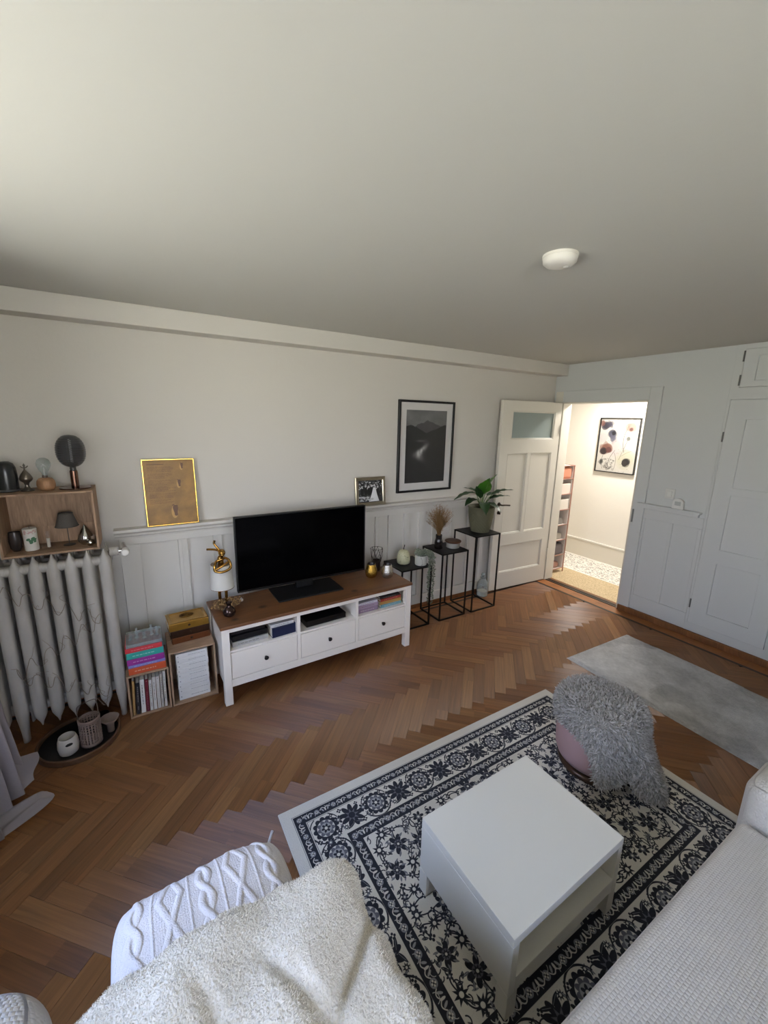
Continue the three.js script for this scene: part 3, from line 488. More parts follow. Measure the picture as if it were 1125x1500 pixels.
{
  // smoky bulb lamp
  const lp = thing('bulb_lamp', 'table lamp with large ribbed smoke-grey bulb', 'lamp', [-0.655, ST + 0.0005, 0.235]);
  const cop = M(0x6e5348, 0.22, { metalness: 1 });
  part('foot', lathe([[0, 0], [0.074, 0], [0.077, 0.003], [0.075, 0.007], [0.012, 0.009], [0, 0.009]], 48), cop, lp);
  part('stem', lathe([[0.0, 0.008], [0.018, 0.008], [0.019, 0.012], [0.019, 0.1], [0.017, 0.104], [0, 0.104]], 28), cop, lp);
  const prof = []; for (let k = 0; k <= 80; k++) { const t = k / 80; const y = 0.102 + 0.203 * t, q = (y - 0.213) / 0.092; let r = 0.0705 * Math.pow(Math.max(0, 1 - Math.pow(Math.abs(q), 2.3)), 0.47); if (t < 0.5) r = Math.max(r, 0.015); if (k === 80) r = 0; r *= 1 + (t > 0.2 && t < 0.97 ? 0.022 * Math.sin(t * 100) : 0); prof.push([r, y]); }
  part('bulb', lathe(prof, 40), MP(0x8b8c90, 0.08, { transmission: 0.9, thickness: 0, ior: 1.45 }), lp, 'ribbed smoke-grey glass bulb');
  const coil = []; for (let k = 0; k < 90; k++) coil.push([0.006 * Math.cos(k * 0.9), 0.15 + 0.13 * k / 90, 0.006 * Math.sin(k * 0.9)]);
  part('filament', tube(coil, 0.0014, 300, 5), M(0xe6e0d4, 0.4), lp);
  // clear bulb on wooden block
  const wl = thing('bulb_lamp', 'small clear bulb on a rounded wooden block', 'lamp', [-0.785, ST + 0.0005, 0.24]);
  part('wooden_base', lathe([[0, 0], [0.032, 0], [0.04, 0.012], [0.043, 0.03], [0.04, 0.052], [0.03, 0.066], [0.012, 0.07], [0, 0.07]], 36), M(0xb38a68, 0.6, { map: grainTex }), wl);
  part('socket', cyl(0.013, 0.013, 0.012, 0, 0.069, 0, 20), M(0x4a3a30, 0.4), wl);
  part('bulb', lathe([[0.011, 0.08], [0.013, 0.095], [0.024, 0.112], [0.033, 0.135], [0.0335, 0.15], [0.027, 0.168], [0.014, 0.178], [0, 0.18]], 32), paleGlass, wl, 'clear glass bulb');
  part('filament_post', [cyl(0.003, 0.005, 0.045, 0, 0.08, 0, 10), tube([[-0.012, 0.13, 0], [0, 0.138, 0.004], [0.012, 0.13, 0]], 0.0012, 10, 5)], M(0xd5d0c6, 0.3), wl);
  // silver finial
  const fn = thing('finial', 'antique silver finial topped by a small fleur', 'ornament', [-0.868, ST + 0.0005, 0.24]);
  part('body', lathe([[0, 0], [0.03, 0], [0.031, 0.006], [0.014, 0.016], [0.009, 0.03], [0.013, 0.045], [0.026, 0.056], [0.03, 0.066], [0.029, 0.074], [0.022, 0.09], [0.012, 0.104], [0.004, 0.116], [0, 0.118]], 32), M(0x7d756c, 0.3, { metalness: 0.9 }), fn);
  part('fleur', [lathe([[0, 0.112], [0.004, 0.118], [0.003, 0.13], [0.006, 0.14], [0, 0.152]], 14), tube([[-0.016, 0.136, 0], [-0.006, 0.127, 0], [0, 0.13, 0], [0.006, 0.127, 0], [0.016, 0.136, 0]], 0.003, 14, 6)], M(0x6d665e, 0.4, { metalness: 0.8 }), fn);
  // dark cloche
  const cl = thing('glass_cloche', 'dark grey bell-shaped glass jar at crate\'s left end', 'jar', [-0.948, ST + 0.0005, 0.24]);
  part('jar', lathe([[0, 0], [0.043, 0], [0.047, 0.008], [0.048, 0.09], [0.045, 0.13], [0.036, 0.152], [0.02, 0.163], [0, 0.165]], 36), MP(0x2e3132, 0.25, { transmission: 0.3, thickness: 0 }), cl);
  part('band', lathe([[0.048, 0.004], [0.05, 0.006], [0.05, 0.014], [0.048, 0.016]], 36), M(0x3a3a3a, 0.5), cl);
  // in the crate
  const gc = thing('tealight_glass', 'dark ribbed tealight glass at crate\'s left inside', 'candle holder', [-0.955, SI, 0.25]);
  part('cup', lathe([[0, 0], [0.016, 0], [0.026, 0.02], [0.031, 0.06], [0.027, 0.11], [0.025, 0.11], [0.028, 0.06], [0.023, 0.02], [0, 0.006]], 14), MP(0x4b433f, 0.2, { transmission: 0.5, thickness: 0 }), gc);
  part('tealight', cyl(0.015, 0.015, 0.018, 0, 0.007, 0, 20), M(0xb9b0a0, 0.5), gc);
  const cd = thing('pillar_candle', 'white pillar candle printed with green clover', 'candle', [-0.888, SI, 0.255]);
  const ctex = canvasTex(256, 256, (c, w, h) => { c.fillStyle = '#d8d4ca'; c.fillRect(0, 0, w, h); c.fillStyle = '#3f6f4c'; for (const [x, y, r] of [[128, 140, 18], [150, 128, 16], [112, 122, 16], [140, 112, 16], [128, 160, 14], [150, 150, 12]]) { c.beginPath(); c.ellipse(x, y, r * .7, r, 0.5, 0, 7); c.fill(); } c.fillStyle = '#c9a59c'; for (let k = 0; k < 30; k++) { c.beginPath(); c.arc(rr(70, 190), rr(20, 60), rr(3, 9), 0, 7); c.fill(); } });
  const waxG = lathe([[0, 0], [0.03, 0], [0.032, 0.003], [0.032, 0.122], [0.029, 0.127], [0.006, 0.124], [0, 0.124]], 36).rotateY(Math.PI + 0.2); { const p = waxG.attributes.position, u = waxG.attributes.uv; for (let i = 0; i < p.count; i++) u.setY(i, p.getY(i) / 0.127); }
  part('wax', waxG, M(0xffffff, 0.5, { map: ctex }), cd);
  part('wick', cyl(0.001, 0.001, 0.012, 0, 0.124, 0, 6), M(0x2a2522, 0.8), cd);
  const tv = thing('glass_vase', 'clear low glass dish with upright tube vase', 'vase', [-0.812, SI, 0.26]);
  part('dish', lathe([[0, 0], [0.03, 0], [0.034, 0.004], [0.034, 0.03], [0.032, 0.03], [0.031, 0.006], [0, 0.003]], 30), glassMat, tv);
  part('tube', lathe([[0, 0.004], [0.011, 0.004], [0.012, 0.1], [0.01, 0.1], [0.0095, 0.007], [0, 0.007]], 20), glassMat, tv);
  part('candle_stub', cyl(0.008, 0.008, 0.05, 0, 0.008, 0, 14), M(0xd7d2c6, 0.6), tv);
  const ml = thing('mini_lamp', 'miniature lamp with dark grey woven shade inside crate', 'lamp', [-0.722, SI, 0.23]);
  part('shade', lathe([[0.034, 0.19], [0.056, 0.113], [0.054, 0.113], [0.033, 0.189]], 24), M(0x5c5751, 0.9, { bumpMap: fineNoise, bumpScale: 0.002 }), ml);
  for (const [r, y] of [[0.056, 0.114], [0.034, 0.19]]) part('shade_ring', new THREE.TorusGeometry(r, 0.002, 6, 28).rotateX(Math.PI / 2).translate(0, y, 0), M(0x4a4641, 0.8), ml);
  part('stem', cyl(0.0022, 0.0022, 0.186, 0, 0.003, 0, 8), M(0x55504a, 0.5, { metalness: 0.6 }), ml);
  part('foot', lathe([[0, 0], [0.03, 0], [0.03, 0.003], [0, 0.004]], 24), M(0x55504a, 0.5, { metalness: 0.6 }), ml);
  const silver = M(0xb9b7b1, 0.12, { metalness: 1 });
  const pearP = s => [[0, 0], [0.02 * s, 0], [0.034 * s, 0.015 * s], [0.038 * s, 0.034 * s], [0.034 * s, 0.055 * s], [0.021 * s, 0.078 * s], [0.011 * s, 0.093 * s], [0.004 * s, 0.107 * s], [0, 0.112 * s]];
  solo('silver_drop', lathe(pearP(1.05), 32), silver, 'larger silver teardrop ornament inside crate', 'ornament', [-0.64, SI, 0.25]);
  solo('silver_ball', lathe([[0, 0], [0.01, 0], [0.019, 0.01], [0.021, 0.02], [0.018, 0.033], [0.008, 0.04], [0, 0.041]], 24), silver, 'small round silver ornament in crate\'s right corner', 'ornament', [-0.614, SI, 0.305]);
  const ring = thing('tealight_cup', 'small bronze tealight cup beside the silver teardrop', 'candle holder', [-0.603, SI, 0.262]);
  part('cup', lathe([[0, 0], [0.012, 0], [0.016, 0.012], [0.0175, 0.05], [0.0165, 0.05], [0.014, 0.012], [0, 0.004]], 24), M(0x9b8878, 0.3, { metalness: 0.8 }), ring);
  part('stem', cyl(0.004, 0.004, 0.01, 0, 0, 0, 10), M(0x9b8878, 0.3, { metalness: 0.8 }), ring);
}
// round tray on the floor and its things -----------------------------------
{
  const t = thing('round_tray', 'round dark tray with low wooden rim under radiator', 'tray', [-0.77, 0, 0.52]);
  part('plate', lathe([[0, 0], [0.19, 0], [0.19, 0.008], [0, 0.008]], 64), M(0x131211, 0.35), t);
  part('rim', lathe([[0.188, 0], [0.2, 0], [0.201, 0.03], [0.198, 0.032], [0.19, 0.032], [0.188, 0.03]], 64), M(0x6a503c, 0.45, { map: grainTex }), t);
  const ln = thing('lantern', 'taupe perforated metal lantern with wire handle on the tray', 'lantern', [-0.708, 0.0085, 0.585]);
  const lm = M(0x8d7a70, 0.5, { metalness: 0.2 }), R = 0.05, H = 0.165, slats = [];
  for (let k = 0; k < 22; k++) { const a = k / 22 * Math.PI * 2; slats.push(bx(-0.0042, 0.0042, 0.012, H - 0.012, -0.001, 0.001, 0).translate(0, 0, R).rotateY(a)); }
  part('bars', slats, lm, ln);
  for (let y = 0.02; y < H - 0.01; y += 0.0165) part('ring', new THREE.TorusGeometry(R, 0.0033, 4, 40).rotateX(Math.PI / 2).translate(0, y, 0), lm, ln);
  part('rim', lathe([[R - 0.003, H - 0.02], [R + 0.003, H - 0.02], [R + 0.004, H], [R - 0.004, H]], 40), lm, ln);
  part('base', lathe([[0, 0], [R + 0.002, 0], [R + 0.003, 0.016], [R - 0.004, 0.016], [0, 0.005]], 40), lm, ln);
  part('handle', tube([[-0.048, H - 0.01, 0], [-0.046, H + 0.075, 0.004], [-0.04, H + 0.085, 0.004], [0.038, H + 0.105, 0.004], [0.044, H + 0.095, 0.004], [0.048, H - 0.01, 0]], 0.0022, 40, 6), M(0x5f554d, 0.5), ln);
  const wp = thing('ceramic_tealight', 'white ceramic pot with oval cut-out on the tray', 'candle holder', [-0.81, 0.0085, 0.615], 0.25);
  part('pot', lathe([[0, 0], [0.03, 0], [0.044, 0.012], [0.05, 0.045], [0.047, 0.08], [0.04, 0.105], [0.036, 0.105], [0.043, 0.08], [0.045, 0.045], [0.036, 0.014], [0, 0.008]], 36), M(0xc9c3ba, 0.5), wp);
  part('cut_out', new THREE.SphereGeometry(0.012, 20, 12).scale(1.4, 0.75, 0.28).translate(0, 0.078, 0.0455), M(0x17130f, 0.8), wp, 'dark oval opening');
  const bw = thing('small_bowl', 'small taupe bowl behind the lantern on tray', 'bowl', [-0.618, 0.0085, 0.53]);
  part('bowl', lathe([[0, 0], [0.018, 0], [0.02, 0.05], [0.045, 0.08], [0.05, 0.088], [0.047, 0.09], [0.04, 0.083], [0.016, 0.058], [0, 0.055]], 32), M(0x7c6b61, 0.5), bw);
  const db = thing('dark_votive', 'black glossy votive glass at tray\'s right side', 'candle holder', [-0.66, 0.0085, 0.43]);
  part('glass', lathe([[0, 0], [0.028, 0], [0.034, 0.012], [0.036, 0.06], [0.033, 0.06], [0.031, 0.014], [0, 0.006]], 32), M(0x0e0e10, 0.08), db);
}
// ---------------------------------------------------------------- curtain at the left edge
{
  const cm = MP(0x9a9396, 0.95, { transmission: 0.1, thickness: 0, bumpMap: fineNoise, bumpScale: 0.0006 });
  const c = thing('curtain', 'pale lilac-grey floor-length curtain trailing on floor', 'curtain');
  const nz = 120, ny = 60, z0 = 0.72, z1 = 1.2, pos = [], idx = [], uv = [];
  for (let j = 0; j <= ny; j++) for (let i = 0; i <= nz; i++) {
    const s = i / nz, t = j / ny, y = 2.3 - 2.29 * t; // folds get wider lower down
    const f = Math.sin(s * 26 + 0.5) * (0.035 + 0.02 * t) + 0.012 * Math.sin(s * 61 + t * 3);
    pos.push(-1.12 + f + 0.10 * t * t * (1 - 0.4 * s), Math.max(0.008, y), z0 + (z1 - z0) * s - 0.03 * t); uv.push(s * 2, t * 4);
  }
  for (let j = 0; j < ny; j++) for (let i = 0; i < nz; i++) { const a = j * (nz + 1) + i, b = a + 1, d = a + nz + 1, e = d + 1; idx.push(a, d, b, b, d, e); }
  const g = new THREE.BufferGeometry(); g.setAttribute('position', new THREE.Float32BufferAttribute(pos, 3)); g.setAttribute('uv', new THREE.Float32BufferAttribute(uv, 2)); g.setIndex(idx); g.computeVertexNormals(); cm.side = THREE.DoubleSide;
  part('drape', g, cm, c);
  // hem lying on the floor: an outline with gentle creases
  const sheet = (poly, hgt) => { const s = new THREE.Shape(poly.map(p => new THREE.Vector2(p[0], -p[1]))); let q = new THREE.ExtrudeGeometry(s, { depth: 0.004, steps: 1, bevelEnabled: true, bevelSize: 0.006, bevelThickness: 0.006, bevelSegments: 3 }); q.rotateX(-Math.PI / 2); q.translate(0, hgt, 0); return q; };
  const hem = [];
  { const n = 40, m = 16, p2 = [], id = []; for (let i = 0; i <= n; i++) for (let j = 0; j <= m; j++) { const s = i / n, t = j / m; // ribbon from the drape towards the room, tapering to a rounded tip
      const half = 0.12 * Math.sqrt(Math.max(0, 1 - (s * 1.0) ** 5)) * (1 - 0.42 * s); const x = -1.14 + 0.30 * s, z = 1.02 - 0.115 * s + (t - 0.5) * 2 * half * (1 - 0.2 * s); const e = Math.min(t, 1 - t, (1 - s) * 1.2);
      p2.push(x, 0.006 + 0.03 * smooth(0, 0.22, e) + 0.012 * Math.sin(t * 11 + s * 7) * smooth(0, 0.2, e), z); }
    for (let i = 0; i < n; i++) for (let j = 0; j < m; j++) { const a = i * (m + 1) + j, b = a + 1, d = a + m + 1, e = d + 1; id.push(a, b, d, b, e, d); }
    const q = new THREE.BufferGeometry(); q.setAttribute('position', new THREE.Float32BufferAttribute(p2, 3)); q.setIndex(id); q.computeVertexNormals(); hem.push(q); }
  part('trailing_hem', hem, cm, c);
  { const n = 24, m = 14, p2 = [], id = []; for (let i = 0; i <= n; i++) for (let j = 0; j <= m; j++) { const s = i / n, t = j / m; p2.push(-1.07 + 0.13 * s + 0.01 * Math.sin(t * 6), 0.008 + (0.2 - 0.13 * s) * (1 - t), 0.66 + 0.05 * Math.sin(s * 4) + 0.12 * t); }
    for (let i = 0; i < n; i++) for (let j = 0; j < m; j++) { const a = i * (m + 1) + j, b = a + 1, d = a + m + 1, e = d + 1; id.push(a, b, d, b, e, d); }
    const q = new THREE.BufferGeometry(); q.setAttribute('position', new THREE.Float32BufferAttribute(p2, 3)); q.setIndex(id); q.computeVertexNormals(); part('hem_fold', q, cm, c); }
  part('curtain_rod', bar([-1.12, 2.33, 0.5], [-1.12, 2.33, 1.75], 0.012, 12), whiteLacquer, c);
  for (const z of [0.55, 1.7]) part('bracket', bar([XL, 2.33, z], [-1.12, 2.33, z], 0.009, 10), whiteLacquer, c);
}
// ---------------------------------------------------------------- books and floor crates
const hexOf = c => '#' + new THREE.Color(c).getHexString();
function spineTexture(color, k, ink) { // blurred print on a spine: bars where the lettering is too small to read
  return canvasTex(256, 32, (c, w, h) => {
    c.fillStyle = hexOf(color); c.fillRect(0, 0, w, h); c.fillStyle = ink;
    if (k === 0) { c.fillRect(12, 12, 8, 8); let x = 96; while (x < 236) { const l = rr(7, 20); c.fillRect(x, 15, l, 3); x += l + 4; } }
    else if (k === 1) { let x = 30; while (x < 150) { const l = rr(8, 18); c.fillRect(x, 12, l, 7); x += l + 5; } c.fillRect(190, 13, 34, 6); }
    else { let x = 40; while (x < 190) { const l = rr(6, 24); c.fillRect(x, 14, l, 5); x += l + 6; } }
  });
}
const paper = M(0xd8d0bf, 0.85);
const spineCache = new Map();
function spineMat(color, k, rough = 0.5, o = {}) {
  const key = color + '/' + k; if (!spineCache.has(key)) { const q = new THREE.Color(color), light = 0.3 * q.r + 0.6 * q.g + 0.1 * q.b > 0.3; spineCache.set(key, M(0xffffff, rough, { map: spineTexture(color, k, light ? (k === 0 ? '#9a9690' : '#77716a') : 'rgba(232,226,216,0.55)'), ...o })); }
  return spineCache.get(key);
}
// book lying flat: w along x (spine on +z side), d along z, t high
function flatBook(x, y, z, w, t, d, color, label, grp, o = {}) {
  const b = thing(o.name || 'book', label, 'book', [x, y, z], o.turn || 0, grp), cm = o.mat || M(color, o.rough || 0.5);
  part('cover', [bx(-w / 2, w / 2, 0, 0.002, -d / 2, d / 2, 0.0005), bx(-w / 2, w / 2, t - 0.002, t, -d / 2, d / 2, 0.0005)], cm, b);
  part('pages', bx(-w / 2 + 0.003, w / 2 - 0.003, 0.002, t - 0.002, -d / 2 + 0.003, d / 2 - 0.003, 0), paper, b);
  const sp = bx(-w / 2, w / 2, 0.0002, t - 0.0002, d / 2 - 0.009, d / 2 + 0.001, 0.0035, 2);
  part('spine', sp, o.spine || spineMat(color, o.k ?? 2, o.rough || 0.5, o.metal ? { metalness: o.metal } : {}), b);
  return b;
}
function standBook(x, y, z, t, h, d, color, label, grp, lean = 0, k = 1) { // spine towards +z, standing
  const b = thing('book', label, 'book', [x, y, z], 0, grp); b.rotation.z = lean; const cm = M(color, 0.5);
  part('cover', [bx(0, 0.0015, 0, h, -d, 0, 0.0004), bx(t - 0.0015, t, 0, h, -d, 0, 0.0004)], cm, b);
  part('pages', bx(0.0015, t - 0.0015, 0.003, h - 0.003, -d + 0.003, -0.002, 0), paper, b);
  const sp = new THREE.BoxGeometry(t, h, 0.003); { const u = sp.attributes.uv; for (let i = 0; i < u.count; i++) { const a = u.getX(i), c = u.getY(i); u.setXY(i, 1 - c, a); } } sp.translate(t / 2, h / 2, 0);
  part('spine', sp, spineMat(color, k), b); return b;
}
crate(-0.517, -0.287, 0, 0.291, 0.16, 0.47, 'low wooden crate of upright books beside radiator');
crate(-0.281, -0.004, 0, 0.381, 0.16, 0.47, 'taller wooden crate with white volumes beside television bench');
{
  const up = [[-0.503, 0.012, 0.235, 0xb08a52, 'tan book leaning at far left of low crate', -0.05], [-0.485, 0.02, 0.215, 0x1a1a1c, 'black book second from left in low crate', -0.05], [-0.458, 0.024, 0.23, 0xd9d5cc, 'thick white book right of black book', -0.03], [-0.43, 0.017, 0.225, 0x6d1f2b, 'dark red book between white books in low crate', -0.03], [-0.409, 0.015, 0.215, 0xd5d0c6, 'white book just right of dark red book', -0.03], [-0.39, 0.018, 0.228, 0xcfcac0, 'white book with bold spine print in low crate', -0.03], [-0.367, 0.018, 0.226, 0xc9c3b8, 'greyish white book third from right in low crate', -0.02], [-0.345, 0.013, 0.24, 0xbdb5a6, 'beige book second from right in low crate', -0.02], [-0.327, 0.014, 0.25, 0xcfc8bb, 'rightmost cream book in low crate', -0.015]];
  up.forEach(([x, t, h, c, l, lean], i) => standBook(x, 0.0125 + (lean < 0 ? t * Math.sin(-lean) : 0), 0.455, t, h, 0.14, c, l, 'upright books in the low crate', lean, i % 3));
  const cols = [[0xc2512a, 0.045, 'orange book at bottom of bright stack'], [0x7a76b4, 0.018, 'thin lilac book above orange one in bright stack'], [0x8e2c86, 0.04, 'purple book in middle of bright stack'], [0x2f9a8c, 0.042, 'teal book second from top of bright stack'], [0xc8353c, 0.03, 'red book on top of bright stack']];
  let y = 0.2915; cols.forEach(([c, t, l], i) => { flatBook(-0.398 - i * 0.002, y, 0.36, 0.203 - i * 0.001, t, 0.2, c, l, 'bright books stacked on low crate', { turn: (i % 2 ? 0.01 : -0.01) }); y += t + 0.0006; });
  const topY = y;
  const tray = thing('glass_tray', 'shallow clear glass tray on the red book', 'tray', [-0.402, topY + 0.0005, 0.362]);
  part('base', bx(-0.096, 0.096, 0, 0.006, -0.094, 0.094, 0.002), paleGlass, tray); part('rim', slab(-0.098, 0.098, -0.096, 0.096, 0, 0.02, [[-0.093, 0.093, -0.091, 0.091]], 0.001).rotateX(-Math.PI / 2), paleGlass, tray);
  // small clear glass figures standing in the tray
  const gp = [[-0.475, 0.36], [-0.44, 0.345], [-0.4, 0.37], [-0.36, 0.345], [-0.33, 0.36]]; const gl = ['leftmost clear glass figurine in the tray', 'second clear glass figurine in tray from left', 'middle short clear glass figurine in tray', 'fourth clear glass figurine in tray from left', 'rightmost clear glass figurine in the tray'];
  gp.forEach(([x, z], i) => { const h = [0.05, 0.07, 0.045, 0.075, 0.062][i], f = thing('glass_figurine', gl[i], 'figurine', [x, topY + 0.0075, z], 0, 'glass figurines in the tray'); part('body', lathe([[0, 0], [0.013, 0], [0.013, 0.004], [0.005, 0.012], [0.009, h * 0.45], [0.011, h * 0.6], [0.005, h * 0.75], [0, h * 0.77]], 16), paleGlass, f); part('head', new THREE.SphereGeometry(0.0075, 14, 10).translate(0, h * 0.85, 0), paleGlass, f); });
  let yy = 0.0125; const ord = ['bottom', 'second from bottom', 'third from bottom', 'fourth from bottom', 'fifth', 'fourth from top', 'third from top', 'second from top', 'top'];
  const th = [0.046, 0.034, 0.034, 0.04, 0.034, 0.034, 0.036, 0.034, 0.034];
  ord.forEach((o, i) => { flatBook(-0.145 + 0.002 * Math.sin(i * 2.3), yy, 0.37, 0.19, th[i], 0.145, 0xdad7d0, `${o} white volume of stack inside the taller crate`, 'white volumes in the taller crate', { k: 0 }); yy += th[i] + 0.0008; });
  const gold = (c, r) => M(c, r, { metalness: 0.75, map: patchTex });
  let gy = 0.3815; [[0x7d4b2c, 0.042, 'copper-brown book box at bottom of gilded stack', 0.45], [0x4a3324, 0.048, 'dark bronze book box in middle of gilded stack', 0.35], [0xb78c3c, 0.048, 'shiny gold book box on top of gilded stack', 0.28]].forEach(([c, t, l, r], i) => {
    const b = flatBook(-0.136 - 0.004 * i, gy, 0.27, 0.236 + 0.004 * i, t, 0.18, c, l, 'gilded book boxes on taller crate', { mat: gold(c, r), spine: gold(c, r), name: 'book_box', turn: 0.06 });
    part('clasp', lathe([[0, 0.006], [0.006, 0.004], [0.008, 0]], 14).rotateX(Math.PI / 2).translate(0, t * 0.5, 0.091), M(0x3a2815, 0.4, { metalness: 0.7 }), b);
    if (i === 2) { const pts = []; for (let k = 0; k < 60; k++) pts.push([0.045 * Math.cos(k * 0.7) * (0.4 + 0.6 * rnd()), t + 0.002, -0.02 + 0.03 * Math.sin(k * 0.7) * (0.4 + 0.6 * rnd())]); part('raised_ornament', tube(pts, 0.0035, 200, 5), M(0x6a4a1f, 0.4, { metalness: 0.8 }), b, 'dark raised ornament on lid'); part('lid_rim', slab(-0.115, 0.115, -0.085, 0.085, 0, 0.004, [[-0.1, 0.1, -0.07, 0.07]], 0.001).rotateX(-Math.PI / 2).translate(0, t, 0), gold(c, 0.25), b); }
    gy += t + 0.0008;
  });
}
// ---------------------------------------------------------------- television bench
const BT = 0.564, BA = 0.034, BZ = 0.1918;
const bw = (x, z) => [x * Math.cos(BA) + z * Math.sin(BA), BZ - x * Math.sin(BA) + z * Math.cos(BA)]; // bench-local to world xz
{
  const b = thing('tv_bench', 'white television bench with brown wooden top and three drawers', 'tv bench', [0, 0, BZ], BA);
  const W = 1.483, D = 0.447, m = M(0xeee5d7, 0.45);
  const topTex = canvasTex(1024, 256, (c, w, h) => {
    const img = c.createImageData(w, h), d = img.data, kn = [[70, 215, 12], [215, 160, 15], [690, 205, 14], [905, 70, 9], [980, 120, 8], [455, 60, 8]];
    for (let y = 0; y < h; y++) for (let x = 0; x < w; x++) {
      const u = x / w, v = y / h; let yy = v; for (const [kx, ky, r] of kn) { const dx = (x - kx) / 70, dy = (y - ky) / 34; yy += 0.035 * (y > ky ? 1 : -1) * Math.exp(-dx * dx - dy * dy); }
      const plank = Math.floor(v * 3.2 + 0.3), a = fbm(u * 4 + plank * 9, yy * 40, 4), e = vn(u * 10, yy * 160); let k = 0.92 + 0.24 * (a - 0.5) + 0.08 * (e - 0.5) + 0.05 * (NT[plank * 7] - 0.5);
      for (const [kx, ky, r] of kn) { const q = Math.hypot((x - kx) / 1.5, y - ky) / r; if (q < 1) k *= 0.38 + 0.5 * q; }
      const i = (y * w + x) * 4; d[i] = 122 * k; d[i + 1] = 80 * k; d[i + 2] = 48 * k; d[i + 3] = 255;
    }
    c.putImageData(img, 0, 0);
  });
  const tg = bx(-0.006, W + 0.006, 0.543, BT, -0.004, D + 0.008, 0.004, 2).toNonIndexed(); { const p = tg.attributes.position, uv = tg.attributes.uv; for (let i = 0; i < p.count; i++) uv.setXY(i, p.getX(i) / W, 1 - p.getZ(i) / D - (p.getY(i) - BT)); }
  part('table_top', tg, M(0xffffff, 0.42, { map: topTex }), b, 'brown stained pine top with knots');
  for (const [x, z] of [[0, 0], [W - 0.048, 0], [0, D - 0.048], [W - 0.048, D - 0.048]]) part('leg', bx(x, x + 0.048, 0, 0.543, z, z + 0.048, 0.003), m, b);
  part('side_panel', bx(0.008, 0.026, 0.125, 0.543, 0.048, D - 0.048, 0.001), m, b);
  part('side_panel', bx(W - 0.026, W - 0.008, 0.125, 0.543, 0.048, D - 0.048, 0.001), m, b);
  part('back_panel', bx(0.026, W - 0.026, 0.125, 0.543, 0.006, 0.014, 0), m, b);
  part('front_rail', bx(0.048, W - 0.048, 0.512, 0.543, D - 0.028, D - 0.006, 0.002), m, b);
  part('bottom_rail', bx(0.048, W - 0.048, 0.125, 0.178, D - 0.03, D - 0.006, 0.002), m, b);
  part('bottom_panel', bx(0.026, W - 0.026, 0.165, 0.177, 0.014, D - 0.03, 0), m, b);
  const xs = [0.048, 0.513, 0.979, W - 0.048];
  for (const x of [xs[1], xs[2]]) part('divider', bx(x - 0.012, x + 0.012, 0.177, 0.512, 0.014, D - 0.008, 0.001), m, b);
  part('shelf', bx(0.026, W - 0.026, 0.368, 0.382, 0.014, D - 0.012, 0.001), m, b);
  for (let i = 0; i < 3; i++) {
    const x0 = xs[i] + (i ? 0.015 : 0.003), x1 = xs[i + 1] - (i < 2 ? 0.015 : 0.003);
    const d = part('drawer', bx(x0, x1, 0.182, 0.365, D - 0.03, D - 0.008, 0.002), m, b);
    const cx = (x0 + x1) / 2; part('knob', lathe([[0, 0], [0.008, 0], [0.006, 0.008], [0.008, 0.012], [0.0145, 0.016], [0.015, 0.02], [0.011, 0.025], [0, 0.026]], 24).rotateX(Math.PI / 2).translate(cx, 0.274, D - 0.008), M(0x1c1512, 0.4, { metalness: 0.3 }), d, 'dark round knob');
  }
  // things on the open shelf
  const on = (x, z) => { const q = bw(x, z); return [q[0], 0.3825, q[1]]; };
  const place = (name, g, mat, label, cat, x, z, turn = 0, grp, dy = 0) => { const q = on(x, z); q[1] += dy; return solo(name, g, mat, label, cat, q, BA + turn, grp); };
  const printed = a => spineMat(a, 2, 0.4);
  place('dvd_case', bx(-0.12, 0.12, 0, 0.032, -0.1, 0.1, 0.003), printed(0xa7a5a0), 'white and grey game box under black cases in left shelf', 'box', 0.188, 0.3, 0.03);
  place('media_case', bx(-0.12, 0.12, 0, 0.036, -0.1, 0.1, 0.003), M(0x121214, 0.35), 'black media case lying on grey game box', 'box', 0.19, 0.29, 0.04, undefined, 0.0325);
  place('media_case', bx(-0.115, 0.115, 0, 0.026, -0.09, 0.09, 0.003), M(0x1b1618, 0.4), 'uppermost thin dark case in left shelf', 'box', 0.185, 0.28, -0.03, undefined, 0.069);
  { const q = on(0.41, 0.3); const f = flatBook(q[0], q[1], q[2], 0.17, 0.07, 0.23, 0x1b2340, 'thick navy blue book in left shelf', undefined, { turn: BA + 0.05, k: 1, spine: M(0x1b2340, 0.4) }); const e = flatBook(q[0] - 0.004, q[1] + 0.0705, q[2] - 0.004, 0.165, 0.022, 0.22, 0xc7c4c1, 'thin white book on the navy book', undefined, { turn: BA + 0.02, k: 2 }); }
  place('set_top_box', [bx(-0.16, 0.16, 0.005, 0.05, -0.12, 0.12, 0.004)], M(0x0b0b0c, 0.3), 'black set-top box in the bench\'s middle shelf', 'set-top box', 0.74, 0.285, 0.02);
  { const st = [[1.1, 0.19, 0.034, 0x8d7688, 'mauve magazine at bottom left of right shelf'], [1.1, 0.185, 0.03, 0xa58ea0, 'pale lilac book on the mauve magazine'], [1.098, 0.18, 0.018, 0xcdc6cc, 'thin whitish book on lilac book'], [1.315, 0.2, 0.026, 0x6f97a0, 'pale teal book at bottom of right shelf stack'], [1.315, 0.2, 0.026, 0xb98a42, 'ochre book above teal one in right shelf'], [1.312, 0.2, 0.022, 0x9c3124, 'red book above ochre one in right shelf'], [1.308, 0.19, 0.016, 0x2a2220, 'thin dark book on top in right shelf']];
    const h = {}; st.forEach(([x, w, t, c, l], i) => { const key = x < 1.2 ? 'a' : 'b', q = on(x, 0.3); flatBook(q[0], q[1] + (h[key] || 0), q[2], w, t, 0.2, c, l, undefined, { turn: BA + (i % 2 ? 0.03 : -0.02), k: 2 }); h[key] = (h[key] || 0) + t + 0.0008; }); }
}
